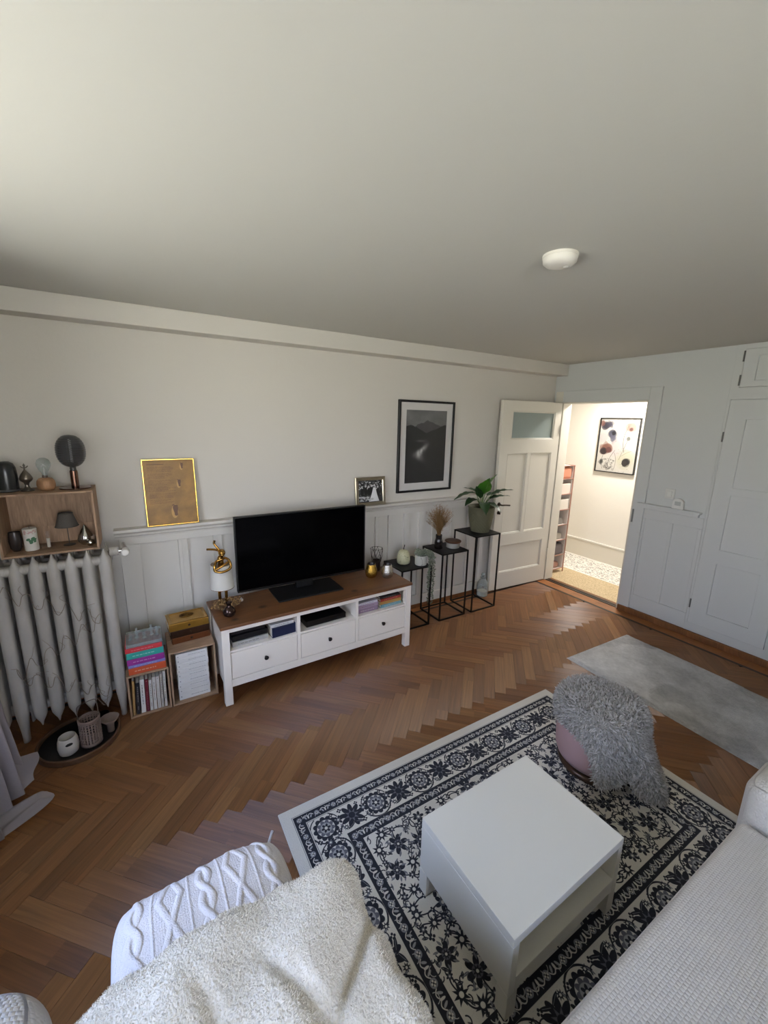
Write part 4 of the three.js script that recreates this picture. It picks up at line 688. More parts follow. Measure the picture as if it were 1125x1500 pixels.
// television ---------------------------------------------------------
{
  const t = thing('television', 'black flat-screen television on a flat plate stand', 'television', [0.697, BT + 0.0005, 0.315]);
  const w = 0.508, y0 = 0.072, y1 = 0.622;
  part('housing', bx(-w, w, y0, y1, -0.03, 0, 0.006, 2), M(0x0a0a0b, 0.5), t);
  part('bezel', slab(-w, w, y0, y1, -0.002, 0.006, [[-w + 0.009, w - 0.009, y0 + 0.014, y1 - 0.009]], 0.0015), M(0x080809, 0.35), t);
  part('screen', bx(-w + 0.008, w - 0.008, y0 + 0.013, y1 - 0.008, -0.001, 0.003, 0), MP(0x020203, 0.12, { specularIntensity: 0.22 }), t, 'glossy dark screen');
  part('rear_bulge', bx(-0.3, 0.3, y0 + 0.03, y0 + 0.34, -0.06, -0.028, 0.01, 2), M(0x0a0a0b, 0.6), t);
  part('stand_plate', bx(-0.26, 0.25, 0, 0.012, -0.125, 0.145, 0.004, 2), M(0x050506, 0.5), t);
  part('stand_neck', bx(-0.07, 0.07, 0.01, 0.2, -0.07, -0.03, 0.008, 2), M(0x0a0a0b, 0.4), t);
}
// on the bench: rabbit lamp, dried wreath, bottle vase, glass, votives ---------------
{
  const [lx, lz] = [0.093, 0.3];
  const l = thing('rabbit_lamp', 'gold rabbit table lamp wearing a white shade', 'lamp', [lx, BT + 0.0005, lz]);
  const gold = M(0xb58a45, 0.25, { metalness: 1 }), shadeM = MP(0xdcd8cd, 0.85, { transmission: 0.15, thickness: 0 });
  for (const s of [-1, 1]) part('leg', [tube([[s * 0.02, 0.16, 0], [s * 0.022, 0.09, 0.002], [s * 0.02, 0.02, 0]], 0.0105, 12, 10), new THREE.SphereGeometry(0.016, 16, 10).scale(0.8, 0.55, 1.5).translate(s * 0.02, 0.0095, 0.012)], gold, l);
  part('shade', [lathe([[0.079, 0.132], [0.066, 0.302]], 48), lathe([[0.0775, 0.132], [0.0645, 0.302]], 48)], shadeM, l, 'white fabric shade');
  shadeM.side = THREE.DoubleSide;
  part('shade_ring', new THREE.TorusGeometry(0.0785, 0.0015, 6, 48).rotateX(Math.PI / 2).translate(0, 0.132, 0), gold, l);
  part('shade_ring', new THREE.TorusGeometry(0.0655, 0.0015, 6, 48).rotateX(Math.PI / 2).translate(0, 0.302, 0), gold, l);
  part('body', lathe([[0, 0.15], [0.026, 0.16], [0.032, 0.2], [0.026, 0.26], [0.018, 0.32], [0.022, 0.345], [0.014, 0.36], [0, 0.362]], 24), gold, l);
  part('arms', [tube([[-0.03, 0.335, 0.03], [-0.05, 0.32, 0.07], [-0.052, 0.285, 0.078], [-0.02, 0.272, 0.086], [0.035, 0.282, 0.082], [0.05, 0.3, 0.076], [0.042, 0.34, 0.05], [0.02, 0.35, 0.02]], 0.0085, 60, 10), tube([[-0.05, 0.29, 0.078], [0.0, 0.315, 0.082], [0.042, 0.332, 0.066]], 0.0078, 24, 10), tube([[-0.03, 0.335, 0.03], [0, 0.347, 0.04], [0.024, 0.348, 0.026]], 0.009, 16, 10)], gold, l, 'folded gold arms over the shade');
  const h = part('head', [new THREE.SphereGeometry(0.026, 24, 16).scale(0.9, 0.95, 1.15).translate(0.008, 0.384, 0.01), new THREE.SphereGeometry(0.014, 16, 12).scale(1, 0.85, 1.2).translate(0.006, 0.377, 0.034)], gold, l);
  for (const p of [[[-0.004, 0.4, 0], [-0.02, 0.425, -0.006], [-0.034, 0.45, -0.012], [-0.03, 0.468, -0.01]], [[-0.002, 0.396, 0.004], [-0.04, 0.412, 0.006], [-0.085, 0.42, 0.01]]]) { const g = tube(p, 0.0075, 24, 8); part('ear', g, gold, h); }
  part('shade_lamp_holder', cyl(0.012, 0.012, 0.02, 0, 0.2, -0.03, 12), gold, l);
  // dried wreath: many thin curled stems, a ring lying on the bench
  const w = thing('dried_wreath', 'loose wreath of dried tan grass around lamp feet', 'wreath', [0.105, BT + 0.0005, 0.355]);
  const gs = []; for (let k = 0; k < 150; k++) { const a = rnd() * 6.283, R = rr(0.045, 0.095), da = rr(0.3, 1.0), y = rr(0.003, 0.045), pt = []; for (let j = 0; j < 4; j++) { const q = a + da * j / 3; pt.push([R * 1.05 * Math.cos(q) + rr(-.01, .01), y + rr(0, 0.012) * (j > 0), R * 0.6 * Math.sin(q) + rr(-.01, .01)]); } gs.push(tube(pt, rr(0.0007, 0.0013), 6, 4)); }
  const st = part('stems', gs, M(0x8f6d45, 0.85), w); st.userData.kind = 'stuff';
  const hd = []; for (let k = 0; k < 120; k++) { const a = rnd() * 6.283, R = rr(0.04, 0.1); hd.push(new THREE.IcosahedronGeometry(rr(0.003, 0.007), 0).translate(R * 1.05 * Math.cos(a), rr(0.008, 0.055), R * 0.6 * Math.sin(a))); }
  part('flower_heads', hd, M(0xa88657, 0.9), w).userData.kind = 'stuff';
  solo('bottle_vase', lathe([[0, 0], [0.02, 0], [0.034, 0.01], [0.041, 0.03], [0.038, 0.05], [0.022, 0.066], [0.013, 0.074], [0.013, 0.086], [0.018, 0.094], [0.021, 0.098], [0.018, 0.098], [0.01, 0.086], [0, 0.07]], 40), M(0x4b3a33, 0.18, { metalness: 0.75 }), 'small dark bronze bulb vase at bench\'s left end', 'vase', [0.094, BT + 0.0005, 0.5]);
  const sg = thing('tealight_glass', 'small clear tealight glass below the television corner', 'candle holder', [0.213, BT + 0.0005, 0.3]);
  part('glass', lathe([[0, 0], [0.013, 0], [0.016, 0.004], [0.017, 0.034], [0.0155, 0.034], [0.0145, 0.006], [0, 0.003]], 24), glassMat, sg); part('wax', cyl(0.0135, 0.0135, 0.01, 0, 0.0045, 0, 20), M(0xd9d2c4, 0.6), sg);
  // votives right of the television
  const vot = (x, z, col, label, s = 1, rough = 0.25) => {
    const v = thing('votive_holder', label, 'candle holder', [x, BT + 0.0005, z]);
    part('cup', lathe([[0, 0], [0.034, 0], [0.044, 0.01], [0.051, 0.035], [0.049, 0.06], [0.041, 0.09], [0.036, 0.112], [0.0345, 0.112], [0.0395, 0.09], [0.047, 0.06], [0.049, 0.035], [0.042, 0.012], [0, 0.006]].map(p => [p[0] * s, p[1] * s]), 40), M(col, rough, { metalness: 0.95, bumpMap: fineNoise, bumpScale: 0.002 }), v);
    part('inner_glass', lathe([[0.0345, 0.1125], [0.034, 0.117], [0.032, 0.117], [0.032, 0.1], [0, 0.04]].map(p => [p[0] * s, p[1] * s]), 32), M(0x241a14, 0.35), v, 'dark inner rim');
    return v;
  };
  vot(1.268, 0.32, 0xb8903f, 'hammered gold votive holder beside television');
  vot(1.383, 0.39, 0xb9b4aa, 'hammered silver votive holder beside the gold one');
  const cg = thing('wire_candle_holder', 'tall dark candle holder with angular wire cage', 'candle holder', [1.378, BT + 0.0005, 0.215]);
  const wm = M(0x3a2a20, 0.4, { metalness: 0.6 });
  part('cup', lathe([[0, 0], [0.03, 0], [0.034, 0.01], [0.036, 0.1], [0.033, 0.1], [0.03, 0.014], [0, 0.008]], 28), M(0x2c1f19, 0.35, { metalness: 0.3 }), cg);
  const N = 7; const ring = (y, r, off) => Array.from({ length: N }, (_, k) => [r * Math.cos((k + off) / N * 6.283), y, r * Math.sin((k + off) / N * 6.283)]);
  const A = ring(0.09, 0.04, 0), B = ring(0.145, 0.05, 0.5), C = ring(0.205, 0.056, 0);
  const wires = []; for (let k = 0; k < N; k++) { const n = (k + 1) % N; wires.push(bar(A[k], B[k], 0.0017, 6), bar(A[n], B[k], 0.0017, 6), bar(B[k], C[k], 0.0017, 6), bar(B[k], C[n], 0.0017, 6), bar(C[k], C[n], 0.0017, 6), bar(A[k], A[n], 0.0017, 6)); }
  part('wire_cage', wires, wm, cg);
}
// ---------------------------------------------------------------- black plant stands
function stand(x0, x1, z0, z1, h, label) {
  const s = thing('plant_stand', label, 'plant stand', [(x0 + x1) / 2, 0, (z0 + z1) / 2], 0, 'black square plant stands'), t = 0.0125, a = (x1 - x0) / 2 - t / 2, c = (z1 - z0) / 2 - t / 2;
  for (const [x, z] of [[-a, -c], [a, -c], [-a, c], [a, c]]) part('leg', sqbar([x, t / 2, z], [x, h - t / 2, z], t), blackMetal, s);
  for (const y of [t / 2, h - t / 2]) { part('rail', sqbar([-a, y, -c], [a, y, -c], t), blackMetal, s); part('rail', sqbar([-a, y, c], [a, y, c], t), blackMetal, s); part('rail', sqbar([-a, y, -c], [-a, y, c], t), blackMetal, s); part('rail', sqbar([a, y, -c], [a, y, c], t), blackMetal, s); }
  part('plate', bx(-a, a, h - 0.005, h, -c, c, 0.001), blackMetal, s); return s;
}
stand(1.545, 1.868, 0.06, 0.375, 0.58, 'lowest black metal plant stand next to television bench');
stand(1.985, 2.305, 0.065, 0.375, 0.665, 'middle-height black metal plant stand holding dried grass vase');
stand(2.382, 2.708, 0.06, 0.382, 0.785, 'tallest black metal plant stand under the big leafy plant');
// leaf: blade along +z from the origin, curved down, slightly folded
function leafGeo(len, wid, curl, fold, n = 12, m = 6) {
  const pos = [], idx = [], uv = [];
  for (let i = 0; i <= n; i++) { const t = i / n, w = wid / 2 * Math.pow(Math.sin(Math.PI * Math.pow(t, 0.72)), 0.85) * (1 - 0.1 * t); const y = -curl * len * t * t; for (let j = 0; j <= m; j++) { const s = j / m * 2 - 1; pos.push(s * w, y + fold * Math.abs(s) * w + 0.004 * Math.sin(t * 22) * s * s, len * t * (1 - 0.25 * curl * t)); uv.push(j / m, t); } }
  for (let i = 0; i < n; i++) for (let j = 0; j < m; j++) { const a = i * (m + 1) + j, b = a + 1, c = a + m + 1, d = c + 1; idx.push(a, c, b, b, c, d); }
  const g = new THREE.BufferGeometry(); g.setAttribute('position', new THREE.Float32BufferAttribute(pos, 3)); g.setAttribute('uv', new THREE.Float32BufferAttribute(uv, 2)); g.setIndex(idx); g.computeVertexNormals(); return g;
}
{
  const p = thing('potted_plant', 'large leafy plant in green-grey diamond-relief pot on tallest stand', 'plant', [2.575, 0.7855, 0.225]);
  const wall = new THREE.CatmullRomCurve3([[0.09, 0, 0], [0.105, 0.06, 0], [0.119, 0.14, 0], [0.127, 0.2, 0], [0.129, 0.236, 0]].map(q => V(...q))), prof = [[0, 0]];
  for (let k = 0; k <= 56; k++) { const q = wall.getPoint(k / 56); prof.push([q.x, q.y]); }
  prof.push([0.133, 0.24], [0.133, 0.255], [0.126, 0.255], [0.122, 0.235], [0.1, 0.2], [0, 0.2]);
  const potG = lathe(prof, 168); { const a = potG.attributes.position; for (let i = 0; i < a.count; i++) { const x = a.getX(i), y = a.getY(i), z = a.getZ(i), r = Math.hypot(x, z); if (y > 0.008 && y < 0.23 && r > 0.08) { const an = Math.atan2(z, x) * 21, h = y / 0.0345 * Math.PI * 2, e = Math.min(Math.abs(Math.sin((an + h) / 2)), Math.abs(Math.sin((an - h) / 2))), s = 1 - 0.0028 / r * (1 - smooth(0.1, 0.45, e)); a.setX(i, x * s); a.setZ(i, z * s); } } potG.computeVertexNormals(); }
  part('pot', potG, M(0x5b5942, 0.7), p, 'green-grey pot with diamond relief');
  part('soil', lathe([[0, 0.222], [0.06, 0.226], [0.123, 0.22]], 30), M(0x231a12, 1, { bumpMap: fineNoise, bumpScale: 0.01 }), p);
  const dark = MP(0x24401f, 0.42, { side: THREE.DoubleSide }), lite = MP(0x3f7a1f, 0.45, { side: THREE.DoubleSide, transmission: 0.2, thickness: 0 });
  const spec = [ // yaw, elevation of the blade, stem reach, stem height, length, width, curl, light?
    [-1.75, 0.1, 0.08, 0.17, 0.26, 0.10, 0.35, 0], [-1.35, 0.3, 0.09, 0.11, 0.2, 0.11, 0.5, 0], [-1.1, 0.95, 0.06, 0.12, 0.2, 0.08, 0.15, 0], [1.45, 0.25, 0.09, 0.1, 0.27, 0.1, 0.18, 0], [1.75, 0.15, 0.08, 0.13, 0.29, 0.09, 0.15, 0], [1.2, 0.45, 0.1, 0.15, 0.24, 0.1, 0.25, 0],
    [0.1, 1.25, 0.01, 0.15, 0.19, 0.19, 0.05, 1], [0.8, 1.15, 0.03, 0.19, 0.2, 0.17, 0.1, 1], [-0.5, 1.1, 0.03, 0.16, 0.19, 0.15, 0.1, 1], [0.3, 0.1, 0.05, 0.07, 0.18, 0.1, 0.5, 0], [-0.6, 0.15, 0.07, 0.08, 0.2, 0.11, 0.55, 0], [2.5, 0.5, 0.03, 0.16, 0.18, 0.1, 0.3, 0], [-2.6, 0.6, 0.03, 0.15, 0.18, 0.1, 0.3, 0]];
  for (const [yaw, el, rch, hgt, len, wid, curl, li] of spec) {
    const dx = Math.sin(yaw), dz = Math.cos(yaw), sx = dx * rch, sz = dz * rch, y0 = 0.22;
    const L = leafGeo(len, wid, curl, 0.25); L.rotateX(-el); L.rotateY(yaw); L.translate(sx, y0 + hgt, sz);
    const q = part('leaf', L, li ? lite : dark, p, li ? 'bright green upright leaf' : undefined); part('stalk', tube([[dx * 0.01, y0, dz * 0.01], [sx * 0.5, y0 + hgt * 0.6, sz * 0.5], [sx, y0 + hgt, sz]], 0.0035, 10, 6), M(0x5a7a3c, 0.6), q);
  }
}
{
  // cream vase with twig
  const v = thing('lidded_jar', 'cream crackled pear-shaped jar with a twig stem', 'jar', [1.672, 0.5805, 0.2]);
  const crack = dataTex(256, 256, (u, w) => { const a = Math.abs(fbm(u * 8, w * 8, 4, 8) - 0.5); const k = a < 0.012 ? 150 : 226 + 18 * (vn(u * 60, w * 60, 60) - 0.5); return [k, k * 0.985, k * 0.9]; });
  part('body', lathe([[0, 0], [0.048, 0], [0.058, 0.008], [0.061, 0.03], [0.059, 0.07], [0.052, 0.1], [0.038, 0.122], [0.018, 0.13], [0, 0.131]], 40), M(0xd9d8bd, 0.45, { map: crack }), v);
  part('twig', tube([[0, 0.128, 0], [0.003, 0.15, 0], [0.008, 0.175, 0.002]], 0.004, 10, 6), M(0x3b2a1c, 0.9), v);
  // trailing plant
  const t = thing('trailing_plant', 'trailing grey-green plant in small white marbled pot', 'plant', [1.795, 0.5805, 0.3]);
  const marble = dataTex(256, 256, (u, w) => { const a = Math.abs(fbm(u * 6, w * 6, 5, 8) - 0.5); const k = a < 0.03 ? 170 : 222; return [k, k, k * 0.97]; });
  part('pot', lathe([[0, 0], [0.048, 0], [0.053, 0.004], [0.055, 0.09], [0.052, 0.09], [0.05, 0.08], [0, 0.08]], 36), M(0xd8d6cf, 0.4, { map: marble }), t);
  const lg = new THREE.SphereGeometry(0.0095, 6, 4).scale(1, 0.35, 1.4), leaves = [], stems = [];
  const addStem = pts => { stems.push(tube(pts, 0.0012, 20, 4)); const c = new THREE.CatmullRomCurve3(pts.map(p => V(...p))), L = c.getLength(), n = Math.floor(L / 0.0075); for (let k = 1; k < n; k++) { const p = c.getPoint(k / n), s = rr(0.6, 1.15); leaves.push(lg.clone().scale(s, s, s).rotateX(rr(-0.9, 0.9)).rotateY(rnd() * 6.28).translate(p.x + rr(-.009, .009), p.y + rr(-.004, .004), p.z + rr(-.009, .009))); } };
  for (let k = 0; k < 16; k++) { const a = rnd() * 6.28, r = rr(0.03, 0.075); addStem([[0, 0.08, 0], [r * 0.5 * Math.cos(a), 0.115 + rr(0, 0.025), r * 0.5 * Math.sin(a)], [r * Math.cos(a), 0.1 + rr(-0.01, 0.03), r * Math.sin(a)]]); }
  for (const [a, r, len, sw] of [[0.2, 0.085, 0.5, 0.02], [0.5, 0.09, 0.4, -0.02], [-0.1, 0.1, 0.32, 0.02], [0.8, 0.115, 0.46, 0.01], [0.35, 0.11, 0.25, 0], [1.3, 0.095, 0.2, 0.01], [0.0, 0.12, 0.43, 0.01], [1.0, 0.085, 0.3, -0.01]]) { const x = r * Math.cos(a), z = r * Math.sin(a), L = Math.min(len, 0.56); addStem([[0.02 * Math.cos(a), 0.085, 0.02 * Math.sin(a)], [x * 0.85, 0.115, z * 0.85], [x * 1.02, 0.07, z * 1.02], [x + sw, 0.075 - L * 0.5, z], [x + sw * 0.3, 0.08 - L, z]]); }
  part('stems', stems, M(0x59604a, 0.8), t);
  part('leaves', leaves, M(0x7a8270, 0.75), t).userData.kind = 'stuff';
  // dark bottle with dried grass
  const b = thing('dried_grass_vase', 'dark bottle vase with fluffy tan dried grass', 'vase', [2.072, 0.6655, 0.2]);
  part('bottle', lathe([[0, 0], [0.036, 0], [0.039, 0.006], [0.04, 0.06], [0.034, 0.085], [0.03, 0.1], [0.031, 0.135], [0.027, 0.135], [0.026, 0.1], [0, 0.09]], 36), M(0x17110f, 0.2), b);
  const st = [], fl = [];
  for (let k = 0; k < 170; k++) { const a = rnd() * 6.28, sp = rr(0.02, 0.15), h = rr(0.2, 0.34) * (1 - 0.25 * (sp / 0.15)), x = sp * Math.cos(a), z = 0.6 * sp * Math.sin(a); const pts = [[0.01 * Math.cos(a), 0.1, 0.01 * Math.sin(a)], [x * 0.25, 0.1 + h * 0.5, z * 0.25], [x, 0.1 + h, z]]; st.push(tube(pts, 0.0008, 6, 3));
    for (let j = 0; j < 16; j++) { const q = rr(0.42, 1.05), cx = x * q * q, cy = 0.1 + h * q, cz = z * q * q; fl.push(bar([cx, cy, cz], [cx + rr(-.02, .02), cy + rr(-.006, .022), cz + rr(-.02, .02)], 0.0007, 3)); } }
  part('stalks', st, M(0x8c6c44, 0.9), b).userData.kind = 'stuff';
  part('plumes', fl, M(0xa07f54, 0.95), b).userData.kind = 'stuff';
  const j = thing('lidded_jar', 'low glass jar with a brown wooden lid', 'jar', [2.222, 0.6655, 0.235]);
  part('jar', lathe([[0, 0], [0.062, 0], [0.067, 0.006], [0.067, 0.05], [0.063, 0.05], [0.062, 0.01], [0, 0.006]], 40), MP(0xd9d6cd, 0.12, { transmission: 0.6, thickness: 0 }), j);
  part('filling', cyl(0.06, 0.06, 0.036, 0, 0.008, 0, 32), M(0xbdb5a2, 0.8), j);
  part('lid', lathe([[0, 0.05], [0.068, 0.05], [0.076, 0.056], [0.079, 0.066], [0.074, 0.07], [0, 0.068]], 40), M(0x5b3a24, 0.5, { map: grainTex }), j, 'brown wooden lid');
  const gb = thing('glass_bottle', 'clear glass bottle standing on floor under tallest stand', 'bottle', [2.785, 0.0005, 0.115]);
  part('bottle', lathe([[0, 0], [0.056, 0], [0.062, 0.008], [0.062, 0.12], [0.056, 0.15], [0.034, 0.178], [0.024, 0.19], [0.024, 0.2], [0.03, 0.203], [0.03, 0.21]], 36), paleGlass, gb);
  part('stopper', [new THREE.SphereGeometry(0.022, 20, 14).translate(0, 0.238, 0), cyl(0.014, 0.018, 0.03, 0, 0.195, 0, 16)], paleGlass, gb);
  part('filling', cyl(0.054, 0.054, 0.05, 0, 0.006, 0, 28), M(0xb9b3a2, 0.8), gb, 'pale filling at the bottom');
}
// ---------------------------------------------------------------- patterned rug
{
  const RW = 1.932, RD = 1.305, S = 1060, TW = 2048, TH = Math.round(RD * S);
  const DK = '#1f212b', MD = '#5c5d66', LT = '#9a9a9b', BG = '#cdc9c0';
  const tex = canvasTex(TW, TH, (c, w, h) => {
    c.fillStyle = BG; c.fillRect(0, 0, w, h);
    const e = (x, y, a, b, r, col) => { c.fillStyle = col; c.beginPath(); c.ellipse(x, y, a, b, r, 0, 7); c.fill(); };
    const petals = (x, y, r, n, len, wid, col, ph = 0) => { for (let k = 0; k < n; k++) { const a = ph + k / n * 6.283; e(x + Math.cos(a) * r, y + Math.sin(a) * r, len, wid, a, col); } };
    const rosette = (x, y, R) => { petals(x, y, R * .74, 12, R * .28, R * .22, DK); e(x, y, R * .8, R * .8, 0, DK); e(x, y, R * .7, R * .7, 0, BG); petals(x, y, R * .46, 9, R * .24, R * .17, MD, .3); e(x, y, R * .44, R * .44, 0, LT); petals(x, y, R * .22, 6, R * .16, R * .09, DK); e(x, y, R * .13, R * .13, 0, BG); };
    const daisy = (x, y, R) => { petals(x, y, R * .6, 6, R * .4, R * .24, DK); e(x, y, R * .42, R * .42, 0, MD); e(x, y, R * .2, R * .2, 0, BG); };
    const star = (x, y, R, col = DK) => { c.fillStyle = col; c.beginPath(); for (let k = 0; k < 16; k++) { const a = k / 16 * 6.283, q = k % 2 ? R * .45 : R; c.lineTo(x + Math.cos(a) * q, y + Math.sin(a) * q); } c.closePath(); c.fill(); e(x, y, R * .28, R * .28, 0, BG); };
    const dia = (x, y, R, col = DK) => { for (const [a, b] of [[1, 0], [-1, 0], [0, 1], [0, -1]]) e(x + a * R * .55, y + b * R * .55, R * .34, R * .34, 0, col); e(x, y, R * .2, R * .2, 0, BG); };
    const leaf = (x, y, a, L, W, col = DK) => { c.save(); c.translate(x, y); c.rotate(a); c.fillStyle = col; c.beginPath(); c.moveTo(0, 0); c.quadraticCurveTo(L * .45, -W, L, 0); c.quadraticCurveTo(L * .45, W, 0, 0); c.fill(); c.strokeStyle = LT; c.lineWidth = 1.4; c.beginPath(); c.moveTo(L * .12, 0); c.lineTo(L * .8, 0); c.stroke(); c.restore(); };
    const palm = (x, y, a, R) => { for (let k = -3; k <= 3; k++) leaf(x, y, a + k * .42, R * (1 - .07 * Math.abs(k)), R * .2, k % 2 ? MD : DK); e(x, y, R * .25, R * .25, 0, DK); e(x, y, R * .13, R * .13, 0, BG); };
    const curl = (x, y, r, a0, a1, lw = 4) => { c.strokeStyle = DK; c.lineWidth = lw; c.beginPath(); c.arc(x, y, r, a0, a1, a1 < a0); c.stroke(); };
    const frame = (d0, d1, col) => { c.fillStyle = col; c.fillRect(d0, d0, w - 2 * d0, h - 2 * d0); c.fillStyle = BG; c.fillRect(d1, d1, w - 2 * d1, h - 2 * d1); };
    const line = (d, lw, col) => { c.strokeStyle = col; c.lineWidth = lw; c.strokeRect(d, d, w - 2 * d, h - 2 * d); };
    const A = 0.055 * S, B = 0.102 * S, C = 0.246 * S, D = 0.3 * S;
    // walk along a rectangular track, calling f(x, y, angle, index)
    const track = (d, step, f) => { const X0 = d, Y0 = d, X1 = w - d, Y1 = h - d, nx = Math.round((X1 - X0) / step), ny = Math.round((Y1 - Y0) / step); for (let k = 0; k < nx; k++) { f(X0 + (k + .0) * (X1 - X0) / nx, Y0, 0, k); f(X1 - k * (X1 - X0) / nx, Y1, Math.PI, k); } for (let k = 0; k < ny; k++) { f(X1, Y0 + k * (Y1 - Y0) / ny, Math.PI / 2, k); f(X0, Y1 - k * (Y1 - Y0) / ny, -Math.PI / 2, k); } };
    const guard = (d0, d1) => { // dark guard band with light outlined motifs
      frame(d0, d1, DK); const m = (d0 + d1) / 2, hw = (d1 - d0) / 2;
      track(m, 46, (x, y, a, k) => { c.save(); c.translate(x, y); c.rotate(a); const q = hw * .74; c.strokeStyle = BG; c.lineWidth = 4; if (k % 2) { c.beginPath(); c.moveTo(-q * 1.5, 0); c.quadraticCurveTo(-q * .7, -q * 1.2, 0, 0); c.quadraticCurveTo(q * .7, -q * 1.2, q * 1.5, 0); c.stroke(); for (const s of [-1, 0, 1]) { c.fillStyle = s ? LT : BG; c.beginPath(); c.ellipse(s * q * .8, q * .15, q * .22, q * .55, s * .5, 0, 7); c.fill(); } } else { c.fillStyle = '#83848a'; c.beginPath(); c.arc(0, 0, q * .72, 0, 7); c.fill(); c.fillStyle = DK; c.beginPath(); c.arc(0, 0, q * .42, 0, 7); c.fill(); c.fillStyle = BG; for (let j = 0; j < 4; j++) { c.beginPath(); c.arc(Math.cos(j * 1.57) * q * .3, Math.sin(j * 1.57) * q * .3, q * .17, 0, 7); c.fill(); } c.strokeRect(-q * .9, -q * .9, 0, 0); } c.restore(); });
      track(m, 31, (x, y, a, k) => { if (k % 2) { c.save(); c.translate(x, y); c.rotate(a); c.strokeStyle = '#b4b2ad'; c.lineWidth = 3; c.beginPath(); c.arc(0, (k % 4 > 1 ? 1 : -1) * hw * .7, hw * .55, k % 4 > 1 ? Math.PI : 0, k % 4 > 1 ? 2 * Math.PI : Math.PI); c.stroke(); c.restore(); } });
      line(d0 + 3, 6, DK); line(d1 - 3, 6, DK); line(d1 + 5, 2, DK); line(d0 - 5, 2, MD);
    };
    // field first, mirrored about both axes
    const FW = w / 2 - D, FH = h / 2 - D, items = [];
    for (let t = 0; t < 5000 && items.length < 95; t++) { const x = 26 + rnd() * (FW - 30), y = 26 + rnd() * (FH - 30), r = items.length < 9 ? rr(44, 58) : items.length < 34 ? rr(26, 36) : rr(13, 20); if (items.every(o => Math.hypot(o.x - x, o.y - y) > o.r + r + 1)) items.push({ x, y, r, k: Math.floor(rnd() * 4), a: rnd() * 6.28 }); }
    const vines = []; for (const o of items) { const near = items.filter(q => q !== o).sort((p, q) => Math.hypot(p.x - o.x, p.y - o.y) - Math.hypot(q.x - o.x, q.y - o.y)).slice(0, 2); for (const q of near) vines.push([o, q, rr(-40, 40), rr(-40, 40)]); }
    const lv = []; for (let k = 0; k < 240; k++) lv.push([rnd() * FW, rnd() * FH, rnd() * 6.28, rr(18, 34), rr(7, 12), rnd()]);
    for (const sx of [1, -1]) for (const sy of [1, -1]) {
      c.save(); c.translate(w / 2, h / 2); c.scale(sx, sy); c.translate(-FW, -FH); c.beginPath(); c.rect(0, 0, FW + 1, FH + 1); c.clip();
      c.lineCap = 'round'; for (const [p, q, a, b] of vines) { c.strokeStyle = DK; c.lineWidth = 5; c.beginPath(); c.moveTo(p.x, p.y); c.quadraticCurveTo((p.x + q.x) / 2 + a, (p.y + q.y) / 2 + b, q.x, q.y); c.stroke(); }
      for (const [x, y, a, L, W, z] of lv) if (items.every(o => Math.hypot(o.x - x, o.y - y) > o.r * .8)) { leaf(x, y, a, L, W, z < .6 ? DK : MD); curl(x, y, L * .5, a, a + 2.2, 4); }
      for (const o of items) { if (o.r > 40) { o.k % 2 ? palm(o.x, o.y, o.a, o.r * 1.05) : daisy(o.x, o.y, o.r * .9); for (let k = 0; k < 7; k++) leaf(o.x + Math.cos(o.a + k * .9) * o.r * .6, o.y + Math.sin(o.a + k * .9) * o.r * .6, o.a + k * .9 + .5, o.r * .55, o.r * .18, MD); star(o.x, o.y, o.r * .4); } else if (o.r > 24) [rosette, star, palmF, daisy][o.k](o.x, o.y, o.r); else (o.k < 2 ? dia : daisy)(o.x, o.y, o.r * .9); }
      c.restore();
    }
    function palmF(x, y, r) { palm(x, y, 1, r); }
    // borders over the field's edge
    c.save(); c.beginPath(); c.rect(0, 0, w, h); c.rect(D, D, w - 2 * D, h - 2 * D); c.clip('evenodd'); c.fillStyle = BG; c.fillRect(0, 0, w, h); c.restore();
    c.save(); c.beginPath(); c.rect(0, 0, w, h); c.rect(D, D, w - 2 * D, h - 2 * D); c.clip('evenodd'); guard(C, D); c.restore();
    c.save(); c.beginPath(); c.rect(0, 0, w, h); c.rect(C, C, w - 2 * C, h - 2 * C); c.clip('evenodd'); guard(A, B);
    const mid = (B + C) / 2, hw = (C - B) / 2;
    c.strokeStyle = MD; c.lineWidth = 3; 
    track(mid, 138, (x, y, a, k) => { c.save(); c.translate(x, y); c.rotate(a); if (k % 2 === 0) { rosette(0, 0, hw * .82); curl(0, 0, hw * 1.0, .35, 2.75, 7); curl(0, 0, hw * 1.0, 3.5, 4.2, 5); curl(0, 0, hw * 1.0, 5.2, 5.9, 5); } else { petals(0, 0, hw * .5, 9, hw * .34, hw * .16, DK); star(0, 0, hw * .5, MD); e(0, 0, hw * .22, hw * .22, 0, DK); leaf(0, hw * .5, .4, hw * .7, hw * .18); leaf(0, hw * .5, 2.7, hw * .7, hw * .18); } c.restore(); });
    track(mid, 138, (x, y, a, k) => { c.save(); c.translate(x, y); c.rotate(a); c.translate(69, 0); daisy(0, -hw * .12, hw * .32); dia(-20, hw * .68, 14); dia(22, -hw * .68, 14); dia(-24, -hw * .66, 12); star(20, hw * .6, 17); leaf(0, hw * .2, 1.2, hw * .5, 9, MD); curl(-10, hw * .25, 20, 0, 3); c.restore(); });
    c.restore();
    // weave grain
    for (let k = 0; k < 26000; k++) { const v = rnd() < .5 ? 0 : 255; c.fillStyle = `rgba(${v},${v},${v},.05)`; c.fillRect(rnd() * w, rnd() * h, 3, 2); }
  });
  const g = bx(0, RW, 0, 0.008, 0, RD, 0.003, 2).toNonIndexed(); { const p = g.attributes.position, uv = g.attributes.uv; for (let i = 0; i < p.count; i++) uv.setXY(i, p.getX(i) / RW, 1 - p.getZ(i) / RD); }
  const pile = dataTex(256, 256, (u, v) => g3(255 * vn(u * 128, v * 128, 128)), false); pile.repeat.set(10, 7);
